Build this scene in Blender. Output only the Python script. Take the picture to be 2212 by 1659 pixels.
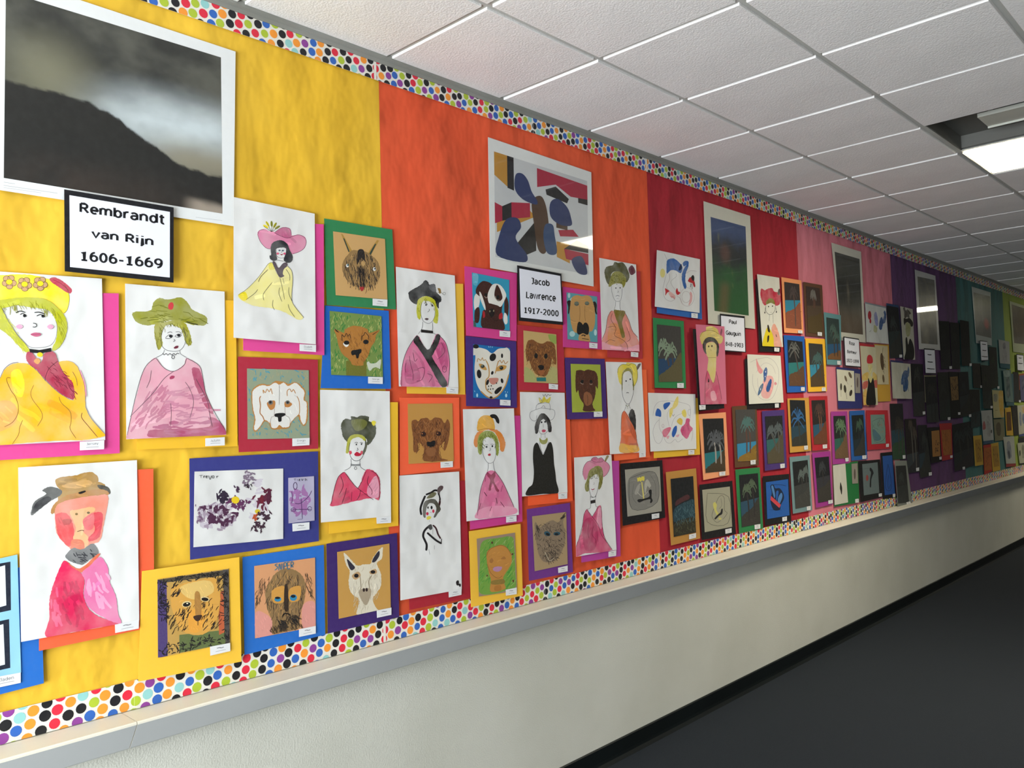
import bpy, math, random
import numpy as np
from mathutils import Vector, Matrix
from mathutils.geometry import tessellate_polygon

for o in list(bpy.data.objects):
    bpy.data.objects.remove(o, do_unlink=True)
scene = bpy.context.scene
COL = scene.collection

# ------------------------------------------------------------------ camera
FPX, YAW, PITCH, ROLL = 1790.2, 0.7648, 0.0417, -0.0288
CX, CY = 1106.0, 829.5
CAM = np.array([2.4885, 0.0, 1.656])           # the art wall is the plane x = 0
_f = np.array([-math.sin(YAW)*math.cos(PITCH), math.cos(YAW)*math.cos(PITCH), math.sin(PITCH)])
_r0 = np.array([math.cos(YAW), math.sin(YAW), 0.0])
_u0 = np.cross(_r0, _f)
_r = math.cos(ROLL)*_r0 + math.sin(ROLL)*_u0
_u = -math.sin(ROLL)*_r0 + math.cos(ROLL)*_u0
cam_data = bpy.data.cameras.new('camera')
cam_data.sensor_width = 36.0
cam_data.lens = FPX/2212.0*36.0
cam_data.clip_start = 0.02
cam = bpy.data.objects.new('camera', cam_data)
COL.objects.link(cam)
M = Matrix.Identity(4)
for i in range(3):
    M[i][0], M[i][1], M[i][2], M[i][3] = _r[i], _u[i], -_f[i], CAM[i]
cam.matrix_world = M
scene.camera = cam

# ------------------------------------------------------------------ world, daylight, exposure
vs = scene.view_settings
vs.view_transform = 'Standard'
vs.look = 'None'
vs.gamma = 1.0
vs.use_curve_mapping = False
vs.exposure = 0.16
world = bpy.data.worlds.new('world')
scene.world = world
world.use_nodes = True
bg = world.node_tree.nodes['Background']
bg.inputs['Color'].default_value = (0.75, 0.85, 1.0, 1)
bg.inputs['Strength'].default_value = 1.0

def area_light(name, loc, rot, sx, sy, power, color):
    d = bpy.data.lights.new(name, 'AREA')
    d.shape = 'RECTANGLE'; d.size = sx; d.size_y = sy
    d.energy = power; d.color = color
    o = bpy.data.objects.new(name, d); COL.objects.link(o)
    o.location = loc; o.rotation_euler = rot
    return o
# daylight that comes in through the glazed end doors behind the camera
BACK = -2.95
area_light('door_daylight', (1.95, BACK+0.07, 1.28), (math.radians(101), 0, 0), 2.9, 2.1, 490.0, (0.89, 0.95, 1.0))
LAMP = 25.0                                     # brightness of the ceiling light lenses
LAMP_W = 27.0                                   # downlight of each lit fixture

# ------------------------------------------------------------------ helpers
def lin(h):
    c = [int(h[i:i+2], 16)/255.0 for i in (0, 2, 4)]
    return tuple(x/12.92 if x <= 0.04045 else ((x+0.055)/1.055)**2.4 for x in c)

def new_mat(name):
    m = bpy.data.materials.new(name); m.use_nodes = True
    nt = m.node_tree; b = nt.nodes['Principled BSDF']
    return m, nt, b

def N(nt, kind, **kw):
    n = nt.nodes.new(kind)
    for k, v in kw.items():
        setattr(n, k, v)
    return n

def add_bump(nt, b, scale, strength, dist, detail=3.0, stretch=None, kind='noise', coords='Object'):
    tc = N(nt, 'ShaderNodeTexCoord'); mp = N(nt, 'ShaderNodeMapping')
    nt.links.new(tc.outputs[coords], mp.inputs['Vector'])
    if stretch: mp.inputs['Scale'].default_value = stretch
    if kind == 'noise':
        t = N(nt, 'ShaderNodeTexNoise'); t.inputs['Scale'].default_value = scale; t.inputs['Detail'].default_value = detail
        out = t.outputs['Fac']
    else:
        t = N(nt, 'ShaderNodeTexVoronoi'); t.inputs['Scale'].default_value = scale; t.feature = 'F1'
        out = t.outputs['Distance']
    nt.links.new(mp.outputs['Vector'], t.inputs['Vector'])
    bp = N(nt, 'ShaderNodeBump'); bp.inputs['Strength'].default_value = strength; bp.inputs['Distance'].default_value = dist
    nt.links.new(out, bp.inputs['Height'])
    prev = b.inputs['Normal'].links
    if prev:
        nt.links.new(prev[0].from_socket, bp.inputs['Normal'])
    nt.links.new(bp.outputs['Normal'], b.inputs['Normal'])
    return t, mp

def noisy_color(nt, b, c1, c2, scale, detail=4.0, stretch=None, lo=0.35, hi=0.65):
    tc = N(nt, 'ShaderNodeTexCoord'); mp = N(nt, 'ShaderNodeMapping')
    nt.links.new(tc.outputs['Object'], mp.inputs['Vector'])
    if stretch: mp.inputs['Scale'].default_value = stretch
    t = N(nt, 'ShaderNodeTexNoise'); t.inputs['Scale'].default_value = scale; t.inputs['Detail'].default_value = detail
    nt.links.new(mp.outputs['Vector'], t.inputs['Vector'])
    cr = N(nt, 'ShaderNodeValToRGB')
    cr.color_ramp.elements[0].position = lo; cr.color_ramp.elements[0].color = (*c1, 1)
    cr.color_ramp.elements[1].position = hi; cr.color_ramp.elements[1].color = (*c2, 1)
    nt.links.new(t.outputs['Fac'], cr.inputs['Fac'])
    nt.links.new(cr.outputs['Color'], b.inputs['Base Color'])
    return cr

def vcol_mat(name, rough, vary, scale, light=0.5, gloss=0.0, bump=None, spec=0.3):
    """colour comes from the print/paint colour stored on the mesh, broken up by noise"""
    m, nt, b = new_mat(name)
    at = N(nt, 'ShaderNodeAttribute', attribute_name='Col')
    tc = N(nt, 'ShaderNodeTexCoord')
    t = N(nt, 'ShaderNodeTexNoise'); t.inputs['Scale'].default_value = scale; t.inputs['Detail'].default_value = 5.0
    nt.links.new(tc.outputs['Object'], t.inputs['Vector'])
    mr = N(nt, 'ShaderNodeMapRange'); mr.inputs['From Min'].default_value = 0.38; mr.inputs['From Max'].default_value = 0.68
    mr.inputs['To Min'].default_value = 0.0; mr.inputs['To Max'].default_value = vary
    nt.links.new(t.outputs['Fac'], mr.inputs['Value'])
    mx = N(nt, 'ShaderNodeMix', data_type='RGBA')
    nt.links.new(mr.outputs['Result'], mx.inputs['Factor'])
    nt.links.new(at.outputs['Color'], mx.inputs['A'])
    mx.inputs['B'].default_value = (light, light, light*0.96, 1)
    nt.links.new(mx.outputs['Result'], b.inputs['Base Color'])
    b.inputs['Roughness'].default_value = rough
    b.inputs['Specular IOR Level'].default_value = spec
    if gloss:
        b.inputs['Coat Weight'].default_value = gloss
        b.inputs['Coat Roughness'].default_value = 0.03
    for bb in (bump or []):
        add_bump(nt, b, *bb)
    return m

MAT = {}
MAT['card'] = vcol_mat('construction_paper', 0.9, 0.012, 60.0, 0.5, bump=[(3.0, 0.35, 0.01), (500.0, 0.12, 0.0006)])
MAT['sheet'] = vcol_mat('drawing_paper', 0.85, 0.03, 9.0, 0.55, bump=[(5.5, 0.95, 0.016, 2.0), (300.0, 0.1, 0.0006)])
MAT['ink'] = vcol_mat('crayon_and_ink', 0.8, 0.03, 160.0, 0.35, bump=[(5.5, 0.75, 0.013, 2.0)])
MAT['wash'] = vcol_mat('watercolour_wash', 0.8, 0.17, 15.0, 0.72, bump=[(5.5, 0.75, 0.013, 2.0)])
MAT['chalk'] = vcol_mat('chalk_and_pastel', 0.95, 0.06, 220.0, 0.3, bump=[(4.0, 0.3, 0.01)])
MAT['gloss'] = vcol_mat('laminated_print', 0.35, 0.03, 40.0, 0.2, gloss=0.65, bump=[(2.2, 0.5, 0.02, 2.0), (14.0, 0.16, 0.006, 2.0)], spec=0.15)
MAT['print'] = vcol_mat('matt_print', 0.5, 0.03, 40.0, 0.2, bump=[(2.0, 0.3, 0.01, 2.0)], spec=0.4)
MAT['label'] = vcol_mat('label_paper', 0.6, 0.02, 40.0, 0.5, bump=[(4.0, 0.25, 0.006)])
SLOT = ['ink', 'wash', 'chalk']

def ray(px, py):
    px = np.asarray(px, float); py = np.asarray(py, float)
    return (((px-CX)/FPX)[..., None]*_r - ((py-CY)/FPX)[..., None]*_u + _f)

class Plane:
    """x + k*z = c : a sheet that hangs on the wall, its foot standing off by `tilt`"""
    def __init__(self, off, tilt=0.0, zt=1.0, zb=0.0):
        self.k = tilt/max(zt-zb, 1e-4)
        self.c = off + self.k*zt
    def at(self, px, py, lift=0.0):
        d = ray(px, py)
        n = np.array([1.0, 0.0, self.k])
        t = (self.c + np.asarray(lift) - n@CAM)/(d@n)
        return CAM + d*t[..., None]

def wp(px, py, off=0.0):
    return Plane(off).at(px, py)

def link(name, me, parent=None, mats=()):
    o = bpy.data.objects.new(name, me); COL.objects.link(o)
    for m in mats: me.materials.append(m)
    if parent is not None: o.parent = parent
    return o

def empty(name, loc):
    o = bpy.data.objects.new(name, None); COL.objects.link(o)
    o.empty_display_size = 0.1
    o.location = loc
    return o

def tag(o, label, cat, group=None):
    o['label'] = label; o['category'] = cat
    if group: o['group'] = group
    return o

def mesh(name, verts, faces, cols=None, mi=None):
    me = bpy.data.meshes.new(name)
    me.from_pydata([tuple(map(float, v)) for v in verts], [], [tuple(map(int, f)) for f in faces])
    if cols is not None:
        a = me.color_attributes.new('Col', 'FLOAT_COLOR', 'POINT')
        buf = np.ones((len(verts), 4), np.float32); buf[:, :3] = np.asarray(cols, np.float32)
        a.data.foreach_set('color', buf.ravel())
    if mi is not None:
        me.polygons.foreach_set('material_index', np.asarray(mi, np.int32))
    me.update()
    return me

def box_vf(x0, x1, y0, y1, z0, z1):
    v = [(x0,y0,z0),(x1,y0,z0),(x1,y1,z0),(x0,y1,z0),(x0,y0,z1),(x1,y0,z1),(x1,y1,z1),(x0,y1,z1)]
    f = [(0,3,2,1),(4,5,6,7),(0,1,5,4),(1,2,6,5),(2,3,7,6),(3,0,4,7)]
    return v, f

def boxes(name, lst, mat, parent=None):
    V, F = [], []
    for b in lst:
        v, f = box_vf(*b); n = len(V)
        V += v; F += [tuple(i+n for i in q) for q in f]
    return link(name, mesh(name, V, F), parent, [mat])

def struct(o):
    o['kind'] = 'structure'
    return o

# ------------------------------------------------------------------ plain materials
def paint_mat(name, c1, c2, rough=0.6, bumps=(), nscale=2.0):
    m, nt, b = new_mat(name)
    noisy_color(nt, b, lin(c1), lin(c2), nscale)
    b.inputs['Roughness'].default_value = rough
    b.inputs['Specular IOR Level'].default_value = 0.3
    for bb in bumps: add_bump(nt, b, *bb)
    return m
M_WALL = paint_mat('cream_wall_paint', 'c7c6b9', 'cfcec2', 0.55, [(170.0, 0.35, 0.004, 2.0), (5.0, 0.15, 0.01)])
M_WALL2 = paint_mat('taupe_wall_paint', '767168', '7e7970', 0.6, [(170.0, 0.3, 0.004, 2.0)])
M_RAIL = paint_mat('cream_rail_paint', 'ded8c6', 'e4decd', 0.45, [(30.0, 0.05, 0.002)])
M_RAIL_FACE = paint_mat('grey_rail_face', 'c3c5c3', 'c9cbc9', 0.45, [(30.0, 0.05, 0.002)])  # greyer tone than the ledge, for the rail's sloping face
M_BASE = paint_mat('black_rubber', '0a0f10', '0d1314', 0.45)
M_FLOOR = paint_mat('dark_carpet', '1b2026', '232930', 0.95, [(420.0, 0.6, 0.004)], 260.0)
M_TILE = paint_mat('ceiling_tile_board', 'e9e8e6', 'f0efed', 0.9, [(120.0, 0.5, 0.004, 4.0), (45.0, 0.35, 0.003, 3.0)], 3.0)
M_TBAR = paint_mat('grid_bar_metal', 'b4b4ae', 'bcbcb6', 0.5)
M_PLENUM = paint_mat('plenum_grey', '3a3a38', '444442', 0.9)
M_ANGLE = paint_mat('wall_angle_metal', '84847c', '90908a', 0.5)
M_VENT = paint_mat('vent_metal', '5e5e59', '666661', 0.5)
M_VENT2 = paint_mat('vent_plate_metal', 'b8bab0', 'c0c2b8', 0.5)
M_FRAME = paint_mat('door_frame_metal', '55524c', '5c5953', 0.4)
m, nt, b = new_mat('light_lens'); M_LENS = m
b.inputs['Base Color'].default_value = (0.9, 0.9, 0.85, 1)
t = N(nt, 'ShaderNodeTexNoise'); t.inputs['Scale'].default_value = 3.0
mr = N(nt, 'ShaderNodeMapRange'); mr.inputs['To Min'].default_value = 0.95*LAMP; mr.inputs['To Max'].default_value = 1.05*LAMP
nt.links.new(t.outputs['Fac'], mr.inputs['Value'])
b.inputs['Emission Color'].default_value = (1.0, 0.93, 0.72, 1)
nt.links.new(mr.outputs['Result'], b.inputs['Emission Strength'])
m, nt, b = new_mat('door_glass'); M_GLASS = m
b.inputs['Roughness'].default_value = 0.02
b.inputs['Transmission Weight'].default_value = 1.0
b.inputs['Base Color'].default_value = (0.9, 0.95, 0.95, 1)

# ------------------------------------------------------------------ the corridor
T = 0.6096
Y0 = 1.9446
CEIL = 3.045
A1 = 0.5568
XR = A1 + 6*T                                   # right wall
YE = Y0 + 29*T                                  # far end
struct(boxes('floor', [(-0.15, XR+0.15, BACK-0.15, YE+0.15, -0.1, 0.0)], M_FLOOR))
struct(boxes('wall_left', [(-0.15, 0.0, BACK-0.15, YE+0.15, 0.0, 3.3)], M_WALL))
struct(boxes('wall_right', [(XR, XR+0.15, BACK-0.15, YE+0.15, 0.0, 3.3)], M_WALL2))
struct(boxes('wall_far', [(0.0, XR, YE, YE+0.15, 0.0, 3.3)], M_WALL))
DX0, DX1, DZ = 0.45, 3.45, 2.3
struct(boxes('wall_back', [(0.0, DX0, BACK-0.15, BACK, 0.0, 3.3), (DX1, XR, BACK-0.15, BACK, 0.0, 3.3), (DX0, DX1, BACK-0.15, BACK, DZ, 3.3)], M_WALL))
dw = (DX1-DX0)/2
for n in range(2):
    a, c = DX0+n*dw, DX0+(n+1)*dw
    d = struct(boxes('door_%d' % (n+1), [(a, a+0.07, BACK-0.1, BACK-0.04, 0, DZ), (c-0.07, c, BACK-0.1, BACK-0.04, 0, DZ), (a+0.07, c-0.07, BACK-0.1, BACK-0.04, DZ-0.08, DZ), (a+0.07, c-0.07, BACK-0.1, BACK-0.04, 0, 0.2)], M_FRAME))
    boxes('pane', [(a+0.07, c-0.07, BACK-0.075, BACK-0.065, 0.2, DZ-0.08)], M_GLASS, d)
    boxes('push_bar', [(a+0.07, c-0.07, BACK-0.04, BACK-0.015, 1.0, 1.05)], M_TBAR, d)
# skirting: rubber cove base with a small toe
def prism(name, prof, y0, y1, mat, parent=None):
    n = len(prof)
    V = [(x, y0, z) for x, z in prof] + [(x, y1, z) for x, z in prof]
    F = [(i, (i+1) % n, n+(i+1) % n, n+i) for i in range(n)] + [tuple(range(n))[::-1], tuple(range(n, 2*n))]
    return link(name, mesh(name, V, F), parent, [mat])
struct(prism('baseboard_left', [(0, 0), (0.020, 0), (0.016, 0.006), (0.009, 0.016), (0.007, 0.03), (0.007, 0.091), (0.003, 0.0955), (0, 0.0955)], BACK, YE, M_BASE))
struct(prism('baseboard_right', [(XR, 0), (XR-0.020, 0), (XR-0.009, 0.016), (XR-0.007, 0.091), (XR, 0.0955)], BACK, YE, M_BASE))
# chair rail in lengths that butt together
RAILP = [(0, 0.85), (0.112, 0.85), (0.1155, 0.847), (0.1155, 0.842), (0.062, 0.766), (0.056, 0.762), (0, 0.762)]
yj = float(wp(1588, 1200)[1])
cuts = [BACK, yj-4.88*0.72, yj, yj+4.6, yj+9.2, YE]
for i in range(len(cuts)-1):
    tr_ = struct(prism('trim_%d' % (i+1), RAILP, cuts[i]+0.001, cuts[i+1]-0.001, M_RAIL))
    tr_.data.materials.append(M_RAIL_FACE)
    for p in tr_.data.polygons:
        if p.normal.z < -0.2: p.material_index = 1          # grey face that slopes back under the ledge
# wall angle under the ceiling edge
struct(prism('trim_6', [(0, CEIL+0.02), (0, CEIL-0.026), (0.010, CEIL-0.026), (0.012, CEIL-0.012), (0.024, CEIL-0.008), (0.024, CEIL+0.02)], BACK, YE, M_ANGLE))

# ------------------------------------------------------------------ ceiling: grid bars and drop tiles
ceiling = struct(boxes('ceiling', [(-0.15, XR+0.15, BACK-0.15, YE+0.15, CEIL+0.16, CEIL+0.26)], M_PLENUM))
XL = [A1 + i*T for i in range(0, 7)]
KS = list(range(-9, 30))
bw = 0.012
for x in XL[:-1]:
    boxes('grid_bar', [(x-bw, x+bw, BACK, YE, CEIL+0.010, CEIL+0.014), (x-0.002, x+0.002, BACK, YE, CEIL+0.014, CEIL+0.05)], M_TBAR, ceiling)
tile_me = {}
def tile_mesh(sx, sy):
    key = (round(sx, 4), round(sy, 4))
    if key not in tile_me:
        e, b0 = 0.004, 0.0015
        hx, hy = sx/2, sy/2
        ring = lambda a, c, z: [(-a, -c, z), (a, -c, z), (a, c, z), (-a, c, z)]
        V = ring(hx-b0, hy-b0, 0) + ring(hx, hy, b0) + ring(hx, hy, 0.012) + ring(hx+0.007, hy+0.007, 0.0145) + ring(hx+0.007, hy+0.007, 0.026)
        F = [(3, 2, 1, 0)]
        for k in range(4):
            for i in range(4):
                j = (i+1) % 4
                F.append((k*4+i, k*4+j, k*4+4+j, k*4+4+i))
        F.append((16, 17, 18, 19))
        me = mesh('ceiling_tile', V, F)
        me.materials.append(M_TILE)
        tile_me[key] = me
    return tile_me[key]
FIX = [(5, 1), (17, 1)]                          # (row, first column) of the lit lights; an air vent sits in front
skip = set()
for k, c in FIX:
    for dc in (0,):
        skip.add((k, c+dc)); skip.add((k-1, c+dc))
rnd = random.Random(4)
for k in KS:
    y = Y0 + k*T
    if y + T/2 < BACK or y > YE: continue
    for ci in range(-1, 6):
        x0 = 0.024 if ci < 0 else XL[ci]+0.013
        x1 = XL[ci+1]-0.013 if ci >= 0 else XL[0]-0.013
        if y > BACK:
            boxes('cross_bar', [(x0-0.001, x1+0.001, y-bw, y+bw, CEIL+0.0102, CEIL+0.0142)], M_TBAR, ceiling)
        if (k, ci) in skip or k >= 29 or y < BACK: continue
        ya, yb = y+0.013, y+T-0.013
        o = bpy.data.objects.new('ceiling_tile', tile_mesh(x1-x0, yb-ya)); COL.objects.link(o)
        o.location = ((x0+x1)/2, (ya+yb)/2, CEIL + rnd.uniform(-0.0012, 0.0012))
        o.rotation_euler = (rnd.uniform(-.0015, .0015), rnd.uniform(-.0015, .0015), 0)
        o.parent = ceiling
for n, (k, c) in enumerate(FIX):
    xa, xb = XL[c]+0.013, XL[c+1]-0.013
    y = Y0 + k*T
    ya, yb = y+0.013, y+T-0.013
    r = empty('ceiling_light', ((xa+xb)/2, (ya+yb)/2, CEIL))
    tag(r, ['glowing fluorescent ceiling light set in the tiles at the right edge', 'far lit ceiling light further down the corridor'][n], 'ceiling light', 'lit ceiling lights')
    ox, oy, oz = r.location
    def bx(name, l, m, par=r): return boxes(name, [(q[0]-ox, q[1]-ox, q[2]-oy, q[3]-oy, q[4]-oz, q[5]-oz) for q in l], m, par)
    bx('housing', [(xa, xb, ya-.004, ya, CEIL+.014, CEIL+.10), (xa, xb, yb, yb+.004, CEIL, CEIL+.10), (xa-.004, xa, ya, yb, CEIL, CEIL+.10), (xb, xb+.004, ya, yb, CEIL, CEIL+.10), (xa, xb, ya, yb, CEIL+.10, CEIL+.104)], M_VENT)
    # slightly bowed prismatic lens
    nx = 24
    V, F = [], []
    for j in range(9):
        s = j/8.0
        zz = CEIL + 0.006 - 0.004*math.sin(math.pi*s)
        for i in (0, 1):
            V.append(((xa+0.004 if i == 0 else xb-0.004)-ox, ya+0.003+(yb-ya-0.006)*s-oy, zz-oz))
    for j in range(8): F.append((2*j, 2*j+2, 2*j+3, 2*j+1))
    link('lens', mesh('lens', V, F), r, [M_LENS])
    dl = area_light('downlight', ((xa+xb)/2-ox, (ya+yb)/2-oy, 0.0005), (0, 0, 0), xb-xa-0.008, yb-ya-0.006, LAMP_W, (1.0, 0.91, 0.72))
    dl.data.spread = math.radians(135); dl.parent = r
    ya2, yb2 = y-T+0.013, y-0.013
    v = empty('air_vent', ((xa+xb)/2, (ya2+yb2)/2, CEIL))
    tag(v, ['dark recessed air vent pan in front of the glowing ceiling light', 'dark recessed air vent pan before the far ceiling light'][n], 'air vent', 'ceiling air vents')
    ox, oy, oz = v.location
    bx('pan', [(xa, xb, ya2, ya2+.004, CEIL+.012, CEIL+.09), (xa, xb, yb2-.004, yb2, CEIL+.022, CEIL+.09), (xa, xa+.004, ya2, yb2, CEIL+.012, CEIL+.09), (xb-.004, xb, ya2, yb2, CEIL+.012, CEIL+.09), (xa, xb, ya2, yb2, CEIL+.09, CEIL+.094)], M_VENT, v)
    bx('deflector', [(xa+.19, xb-.06, ya2+.17, ya2+.36, CEIL+.040, CEIL+.046), (xa+.19, xb-.06, ya2+.17, ya2+.174, CEIL+.046, CEIL+.06), (xa+.19, xb-.06, ya2+.356, ya2+.36, CEIL+.030, CEIL+.046)], M_VENT2, v)
    bx('hanger', [(xa+.22, xa+.24, ya2+.25, ya2+.27, CEIL+.046, CEIL+.09)], M_VENT2, v)
    bx('hanger', [(xb-.12, xb-.10, ya2+.25, ya2+.27, CEIL+.046, CEIL+.09)], M_VENT2, v)

# ------------------------------------------------------------------ backing paper on the wall
ZB0, ZB1 = 0.853, 3.02
def yat(px, py): return float(wp(px, py)[1])
PANELS = [('yellow', -0.1, yat(820, 330), 'dcae2e', 'e2b63a', 'bright yellow backing paper behind the leftmost artworks'),
          ('orange', yat(820, 330), yat(1400, 500), 'd8522f', 'dd5a37', 'orange-red backing paper between the yellow and the red paper'),
          ('red', yat(1400, 500), yat(1721, 540), 'a3242f', 'a92a35', 'deep red backing paper beside the pink paper'),
          ('pink', yat(1721, 540), yat(1925, 620), 'cf7684', 'd47e8c', 'pink backing paper between the red and the purple paper'),
          ('purple', yat(1925, 620), yat(2066, 650), '5c3c64', '62426a', 'purple backing paper in the dim part of the wall'),
          ('teal', yat(2066, 650), yat(2167, 680), '44706e', '4a7674', 'blue-green backing paper between the purple and the lime paper'),
          ('lime', yat(2167, 680), yat(2167, 680)+2.4, '8ea043', '96a84b', 'lime green backing paper at the far right edge')]
def wave(y, z, s):
    return 0.0035 + 0.0007*math.sin(y*7.0+s+1.1*math.sin(z*2.1)) + 0.0004*math.sin(y*17+1.7*s+z*2.3)
for i, (nm, ya, yb, c1, c2, lab) in enumerate(PANELS):
    m, nt, b = new_mat(nm + '_backing_paper')
    noisy_color(nt, b, lin(c1), lin(c2), 1.5)
    b.inputs['Roughness'].default_value = 0.75; b.inputs['Specular IOR Level'].default_value = 0.25
    add_bump(nt, b, 2.6, 0.55, 0.055, 1.5, (1, 1.5, 1.0))
    add_bump(nt, b, 9.0, 0.6, 0.013, 2.0, (1, 1.3, 0.9))
    ny, nz = int((yb-ya)/0.03)+2, 24
    V = [(wave(ya+(yb-ya)*a/(ny-1), ZB0+(ZB1-ZB0)*c/(nz-1), i) , ya+(yb-ya)*a/(ny-1), ZB0+(ZB1-ZB0)*c/(nz-1)) for c in range(nz) for a in range(ny)]
    F = [(c*ny+a, c*ny+a+1, c*ny+ny+a+1, c*ny+ny+a) for c in range(nz-1) for a in range(ny-1)]
    me = mesh('backing_paper', V, F)
    me.polygons.foreach_set('use_smooth', [True]*len(F))
    o = link('backing_paper', me, None, [m])
    tag(o, lab, 'backing paper', 'coloured backing paper on the wall')

# ------------------------------------------------------------------ dotted border strips
DOTC = ['17181d', 'd8283f', '2f62b4', 'a9bd34', 'ee9330', '8a3f92', '17181d', '2f62b4', 'd8283f', 'ee9330', 'a9bd34', '17181d']
def clip(poly, lo, hi, ax):
    for sgn, lim in ((1, lo), (-1, hi)):
        out = []
        for i in range(len(poly)):
            p, q = poly[i-1], poly[i]
            a, b2 = sgn*(p[ax]-lim), sgn*(q[ax]-lim)
            if a >= 0: out.append(p)
            if (a >= 0) != (b2 >= 0):
                s = a/(a-b2); out.append((p[0]+(q[0]-p[0])*s, p[1]+(q[1]-p[1])*s))
        poly = out
        if len(poly) < 3: return []
    return poly
ORD = ['first', 'second', 'third', 'fourth', 'fifth', 'sixth', 'seventh', 'eighth', 'ninth', 'tenth', 'eleventh', 'twelfth', 'thirteenth', 'fourteenth', 'fifteenth', 'sixteenth']
def border(z0, z1, ystart, where, x, seed, yend=13.0):
    rn = random.Random(seed)
    sp = 0.0345; ang = math.radians(17)
    ca, sa = math.cos(ang), math.sin(ang)
    pts = []
    last = {}
    for i in range(-140, 560):
        for j in range(-200, 200):
            u0, v0 = (i+0.5*(j % 2))*sp, j*sp*0.87
            y, z = ca*u0-sa*v0, sa*u0+ca*v0
            if -0.02 < z < (z1-z0)+0.02 and -0.5 < y < yend-ystart+0.05:
                cidx = (i*2+j*5+rn.choice((0, 0, 1))) % len(DOTC)
                pts.append((y+rn.uniform(-.002, .002), z+rn.uniform(-.002, .002), '8fc7c4' if rn.random() < .05 else DOTC[cidx], rn.uniform(0.0136, 0.0150)))
    y = ystart; n = 0
    while y < yend:
        yb = y + 0.89
        r = empty('border_strip', (0, (y+yb)/2, z0))
        tag(r, 'white polka-dot border strip along the %s, %s from the left' % (where, ORD[n]), 'border strip', 'polka-dot border strips')
        w = 0.003*(n % 2)/3
        v, f = box_vf(x+w-0.0006, x+w, y-(yb+y)/2, yb+0.012-(yb+y)/2, 0, z1-z0)
        link('strip', mesh('strip', v, f, [lin('e2dfd5')]*8), r, [MAT['print']])
        V, F, C = [], [], []
        for (py, pz, c, rad) in pts:
            if not (y-0.02-ystart < py < yb+0.02-ystart): continue
            poly = [(py+ystart+rad*math.cos(t*math.pi/7), pz+rad*math.sin(t*math.pi/7)) for t in range(14)]
            poly = clip(clip(poly, y, yb, 0), 0, z1-z0, 1)
            if len(poly) < 3: continue
            k = len(V)
            V += [(x+w+0.0004, p[0]-(yb+y)/2, p[1]) for p in poly]
            C += [lin(c)]*len(poly)
            F.append(tuple(range(k, k+len(poly))))
        link('printed_dots', mesh('printed_dots', V, F, C), r, [MAT['print']])
        y = yb; n += 1
border(0.852, 0.852+0.082, 0.976-0.89, 'chair rail', 0.0085, 3)
border(2.949, 3.018, 0.99-0.89, 'ceiling', 0.0085, 8)

# ------------------------------------------------------------------ artworks on the wall
def smooth(pts, closed=True, sub=5):
    n = len(pts)
    if n < 3: return pts
    out = []
    rng = range(n) if closed else range(n-1)
    for i in rng:
        if closed: p0, p1, p2, p3 = pts[i-1], pts[i], pts[(i+1) % n], pts[(i+2) % n]
        else: p0, p1, p2, p3 = pts[max(i-1, 0)], pts[i], pts[i+1], pts[min(i+2, n-1)]
        for s in range(sub):
            t = s/sub; t2 = t*t; t3 = t2*t
            out.append(tuple(0.5*((2*p1[a]) + (-p0[a]+p2[a])*t + (2*p0[a]-5*p1[a]+4*p2[a]-p3[a])*t2 + (-p0[a]+3*p1[a]-3*p2[a]+p3[a])*t3) for a in (0, 1)))
    if not closed: out.append(pts[-1])
    return out

def inside(p, poly):
    c = False
    for i in range(len(poly)):
        a, b = poly[i-1], poly[i]
        if (a[1] > p[1]) != (b[1] > p[1]) and p[0] < (b[0]-a[0])*(p[1]-a[1])/(b[1]-a[1]+1e-12)+a[0]: c = not c
    return c

def trim(pts, quad):
    """paint stops at the edge of its sheet"""
    area = sum(quad[i-1][0]*quad[i][1]-quad[i][0]*quad[i-1][1] for i in range(4))
    sg = 1.0 if area > 0 else -1.0
    for i in range(4):
        a, b = quad[i], quad[(i+1) % 4]
        side = lambda p: sg*((b[0]-a[0])*(p[1]-a[1])-(b[1]-a[1])*(p[0]-a[0]))
        out = []
        for j in range(len(pts)):
            p, q = pts[j-1], pts[j]; dp, dq = side(p), side(q)
            if dp >= 0: out.append(p)
            if (dp >= 0) != (dq >= 0):
                t = dp/(dp-dq); out.append((p[0]+(q[0]-p[0])*t, p[1]+(q[1]-p[1])*t))
        pts = out
        if len(pts) < 3: return []
    return pts

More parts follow.
